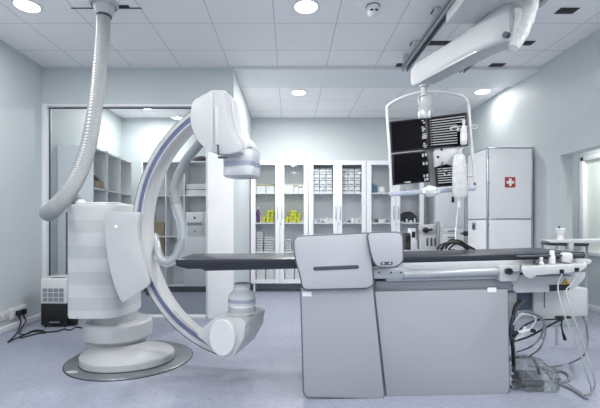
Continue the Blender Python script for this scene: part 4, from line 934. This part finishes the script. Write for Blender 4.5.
def fl(px, py, z=.008): # point on the floor seen at px,py
    Y = (H-z)*400/(py-CY); return P(px, py, Y)
b = B(); tube(b, [V((XL+.05, ysk-.03, zsk-.06)), V((XL+.06, ysk-.02, .06)), fl(16, 334), fl(8, 342), fl(14, 339), fl(24, 335), fl(32, 331), fl(40, 330), fl(46, 332.5), fl(38, 333.5), fl(28, 336), fl(20, 338)], .007, 8, 8); tag(obj('power_cable', b, M['cabblack'], None), 'black cable coiled on the floor below the wall socket', 'cable')
b = B(); tube(b, [V((XL+.05, ysk+.045, zsk-.06)), V((XL+.08, ysk+.03, .07)), fl(19.5, 333), fl(26, 334), fl(33, 331.5), fl(39, 331.5), fl(47, 332), fl(58, 331), fl(64, 329), fl(70, 330), fl(76, 327), fl(82, 328)], .007, 8, 8); tag(obj('power_cable', b, M['cabblack'], None), 'black cable running along the floor from socket to scanner base', 'cable')
c = fl(71, 325); b = B(); box(b, c+V((-.03, -.02, 0)), c+V((.06, .05, .09)), .008); tag(obj('power_adapter', b, M['cabblack'], None), 'small black adapter on the floor right of the dehumidifier', 'adapter')

# ================================================================== FLOOR AT THE TABLE FOOT
c0 = fl(531, 385)
FS = thing('foot_switch', 'dark foot switch wrapped in clear plastic bag beside the table', 'foot switch', V((c0.x, c0.y, 0)))
b = B(); box(b, (c0.x-.08, c0.y-.02, .004), (c0.x+.09, c0.y+.12, .045), .015); obj('base', b, M['greydk'], FS)
for k in (-1, 1): b = B(); prism(b, [V((c0.x+k*.04+.005-.035, c0.y-.015, .045)), V((c0.x+k*.04+.005+.035, c0.y-.015, .045)), V((c0.x+k*.04+.005+.035, c0.y+.1, .045)), V((c0.x+k*.04+.005-.035, c0.y+.1, .045))], None, .006, 2, [V((c0.x+k*.04+.005-.032, c0.y-.01, .055)), V((c0.x+k*.04+.005+.032, c0.y-.01, .055)), V((c0.x+k*.04+.005+.032, c0.y+.09, .085)), V((c0.x+k*.04+.005-.032, c0.y+.09, .085))]); obj('pedal', b, M['rim'], FS)
b = B(); tube(b, [V((c0.x-.12, c0.y+.1, .09)), V((c0.x-.09, c0.y+.1, .16)), V((c0.x+.05, c0.y+.1, .17)), V((c0.x+.1, c0.y+.1, .12)), V((c0.x+.11, c0.y+.08, .05))], .011, 10, 8); obj('carry_bar', b, M['greydk'], FS)
t_ = B(); bmesh.ops.create_icosphere(t_, subdivisions=5, radius=1)
for v in t_.verts:
    p = v.co.copy(); q = V((math.copysign(abs(p.x)**.6, p.x)*.165, math.copysign(abs(p.y)**.6, p.y)*.155, (math.copysign(abs(p.z)**.7, p.z))*.125))
    k_ = 1+.16*noise.noise(p*2.2)+.10*noise.noise(p*5.5)+.05*abs(noise.noise(p*11)); q *= k_
    v.co = V((c0.x+q.x, c0.y+.04+q.y, max(.003, q.z*.9+.075-.05*(p.x > .3)*p.x)))
b = B(); merge(b, t_); obj('plastic_bag', b, M['film3'], FS, 22)
# cables
def cable(pts, r, m, label, g=None, name='cable'):
    b = B(); tube(b, pts, r, 8, 10); tag(obj(name, b, M[m], None), label, 'cable', g)
cable([PT(562, 274.5, -.14), P(558, 285, 2.6), P(560, 300, 2.55), P(568, 325, 2.5), P(580, 352, 2.5), P(588, 378, 2.5), fl(591, 390), fl(586, 394.5), fl(575, 388), fl(563, 380), fl(553, 376)], .0045, 'cabgrey2', 'long white cable hanging from the console to the floor, left strand')
cable([PT(577, 273, -.14), P(572, 284, 2.6), P(566, 292, 2.58), P(573, 315, 2.52), P(585, 350, 2.5), P(594, 378, 2.5), fl(594, 388), fl(589, 393.5), fl(580, 394)], .0045, 'cabgrey2', 'long white cable hanging from the console to the floor, right strand')
cable([P(583, 316, 3.0), P(587, 328, 2.98), P(587.5, 345, 2.95), P(583, 356, 2.9), fl(570, 363), fl(556, 366), fl(545, 366.5), fl(530, 366)], .006, 'cabgrey', 'grey cable looping from the electronics box to the floor')
cable([fl(553, 372.5), fl(560, 371), fl(567, 374), fl(569, 379), fl(563, 382), fl(556, 381.5), fl(551, 378)], .011, 'cabgrey', 'thick grey cable loop at the right of the bagged foot switch')
cable([fl(554, 383), fl(564, 386), fl(573, 390), fl(582, 396), fl(587, 399)], .011, 'cabgrey', 'thick grey cable trailing forward on the floor from the foot switch')
cable([P(515, 341, 2.78), P(528, 337, 2.8), P(545, 328, 2.86), P(556, 322, 2.9), P(566, 317.5, 2.92)], .007, 'cabblack', 'black cable strung from table base to the box connector, lower one')
cable([P(514, 337, 2.8), P(524, 326, 2.8), P(538, 320, 2.84), P(552, 319.5, 2.9), P(567, 318, 2.94)], .006, 'cabblack', 'black cable strung from table base to the box connector, upper one')
cable([P(562, 319, 2.9), P(561.5, 326, 2.89), P(563, 333, 2.88)], .006, 'cabblack', 'short black cable dangling below the electronics box')
cable([P(512, 318, 2.78), P(520, 312, 2.76), P(530, 312, 2.76), P(542, 318, 2.77), P(544, 326, 2.78), P(540, 338, 2.8), P(530, 347, 2.82), fl(517, 352)], .006, 'cabgrey', 'thin grey cable looping under the table, nearer the base')
cable([P(513, 322, 2.78), P(520, 317, 2.75), P(533, 316, 2.75), P(544, 322, 2.78), P(545, 336, 2.8), P(539, 349, 2.84), fl(528, 357)], .006, 'cabgrey', 'thin grey cable looping under the table, farther out')
cable([P(511, 330, 2.78), P(516, 320, 2.75), P(524, 314, 2.75), P(536, 319, 2.75), P(526, 333, 2.77), P(515, 340, 2.78)], .005, 'cabwhite', 'thin white cable loop beside the table base')
c = P(563.5, 336, 2.88); b = B(); cyl(b, c+V((.012, 0, -.03)), c+V((-.004, 0, .022)), .012, .009, 12, .003); tag(obj('cable_plug', b, M['cabblack'], None), 'black plug on the end of the dangling short cable', 'plug')
c = P(525, 331, 2.77); t = thing('cable_connector', 'white and black cable connector under the table foot', 'connector', c)
b = B(); cyl(b, c+V((-.05, 0, -.01)), c+V((.03, 0, .008)), .012, seg=12, bev=.003); cyl(b, c+V((-.02, 0, -.02)), c+V((.0, 0, .03)), .01, seg=12); obj('shell', b, M['offwhite'], t)
b = B(); cyl(b, c+V((.03, 0, .008)), c+V((.07, 0, .0)), .013, seg=12, bev=.003); cyl(b, c+V((-.09, 0, -.02)), c+V((-.05, 0, -.01)), .013, seg=12); obj('grip', b, M['cabblack'], t)
c = P(568, 317.3, 2.93); b = B(); box(b, c+V((-.09, -.015, -.008)), c+V((.015, .015, .01)), .004); tag(obj('cable_junction', b, M['cabblack'], None), 'black connector block under the electronics box', 'connector')

# ================================================================== LIGHT
def area(x, y, z, size, power, rgb=(1, 1, 1), rot=(0, 0, 0), spread=180):
    l = bpy.data.lights.new('lamp', 'AREA'); l.shape = 'DISK'; l.size = size; l.energy = power; l.color = rgb; l.spread = math.radians(spread)
    o = bpy.data.objects.new('lamp', l); COL.objects.link(o); o.location = (x, y, z); o.rotation_euler = rot; return o
COOL = (1.0, .985, .965)
for x, y, e in ((-2.32, 3.53, 15), (.142, 3.545, 36), (.131, 5.82, 62), (2.78, 5.78, 8), (-2.36, 6.55, 27),
                (-2.0, 2.75, 11), (-.4, 1.9, 9), (.3, 1.9, 9), (2.8, 2.3, 34),  # added fill lamps out of view, no fixtures modelled
                (-1.8, .9, 24), (.14, .9, 26), (2.5, .9, 26), (-1.8, -.8, 32), (.14, -.8, 36), (2.5, -.8, 32)):  # unseen lamps around and behind the camera, added for front fill
    area(x, y, CEIL-.03, .22, e, COOL)
area(3.55, 4.6, 2.33, .22, 22, COOL)  # unseen lamp added to brighten the corridor
w = bpy.data.worlds.new('World'); scene.world = w; w.use_nodes = True
bg = w.node_tree.nodes['Background']; bg.inputs[0].default_value = (.86, .93, 1.0, 1); bg.inputs[1].default_value = .4

# ================================================================== CAMERA
cam = bpy.data.cameras.new('camera'); co = bpy.data.objects.new('camera', cam); COL.objects.link(co)
co.location = (0, 0, H); co.rotation_euler = (math.radians(90), 0, 0)
cam.sensor_fit = 'HORIZONTAL'; cam.sensor_width = 36; cam.lens = 24.0
cam.shift_x = 10/600; cam.shift_y = 22/600; cam.clip_start = .02
scene.camera = co
scene.view_settings.view_transform = 'Standard'; scene.view_settings.look = 'None'
scene.view_settings.exposure = -0.2; scene.view_settings.gamma = 1.0; scene.view_settings.use_curve_mapping = False
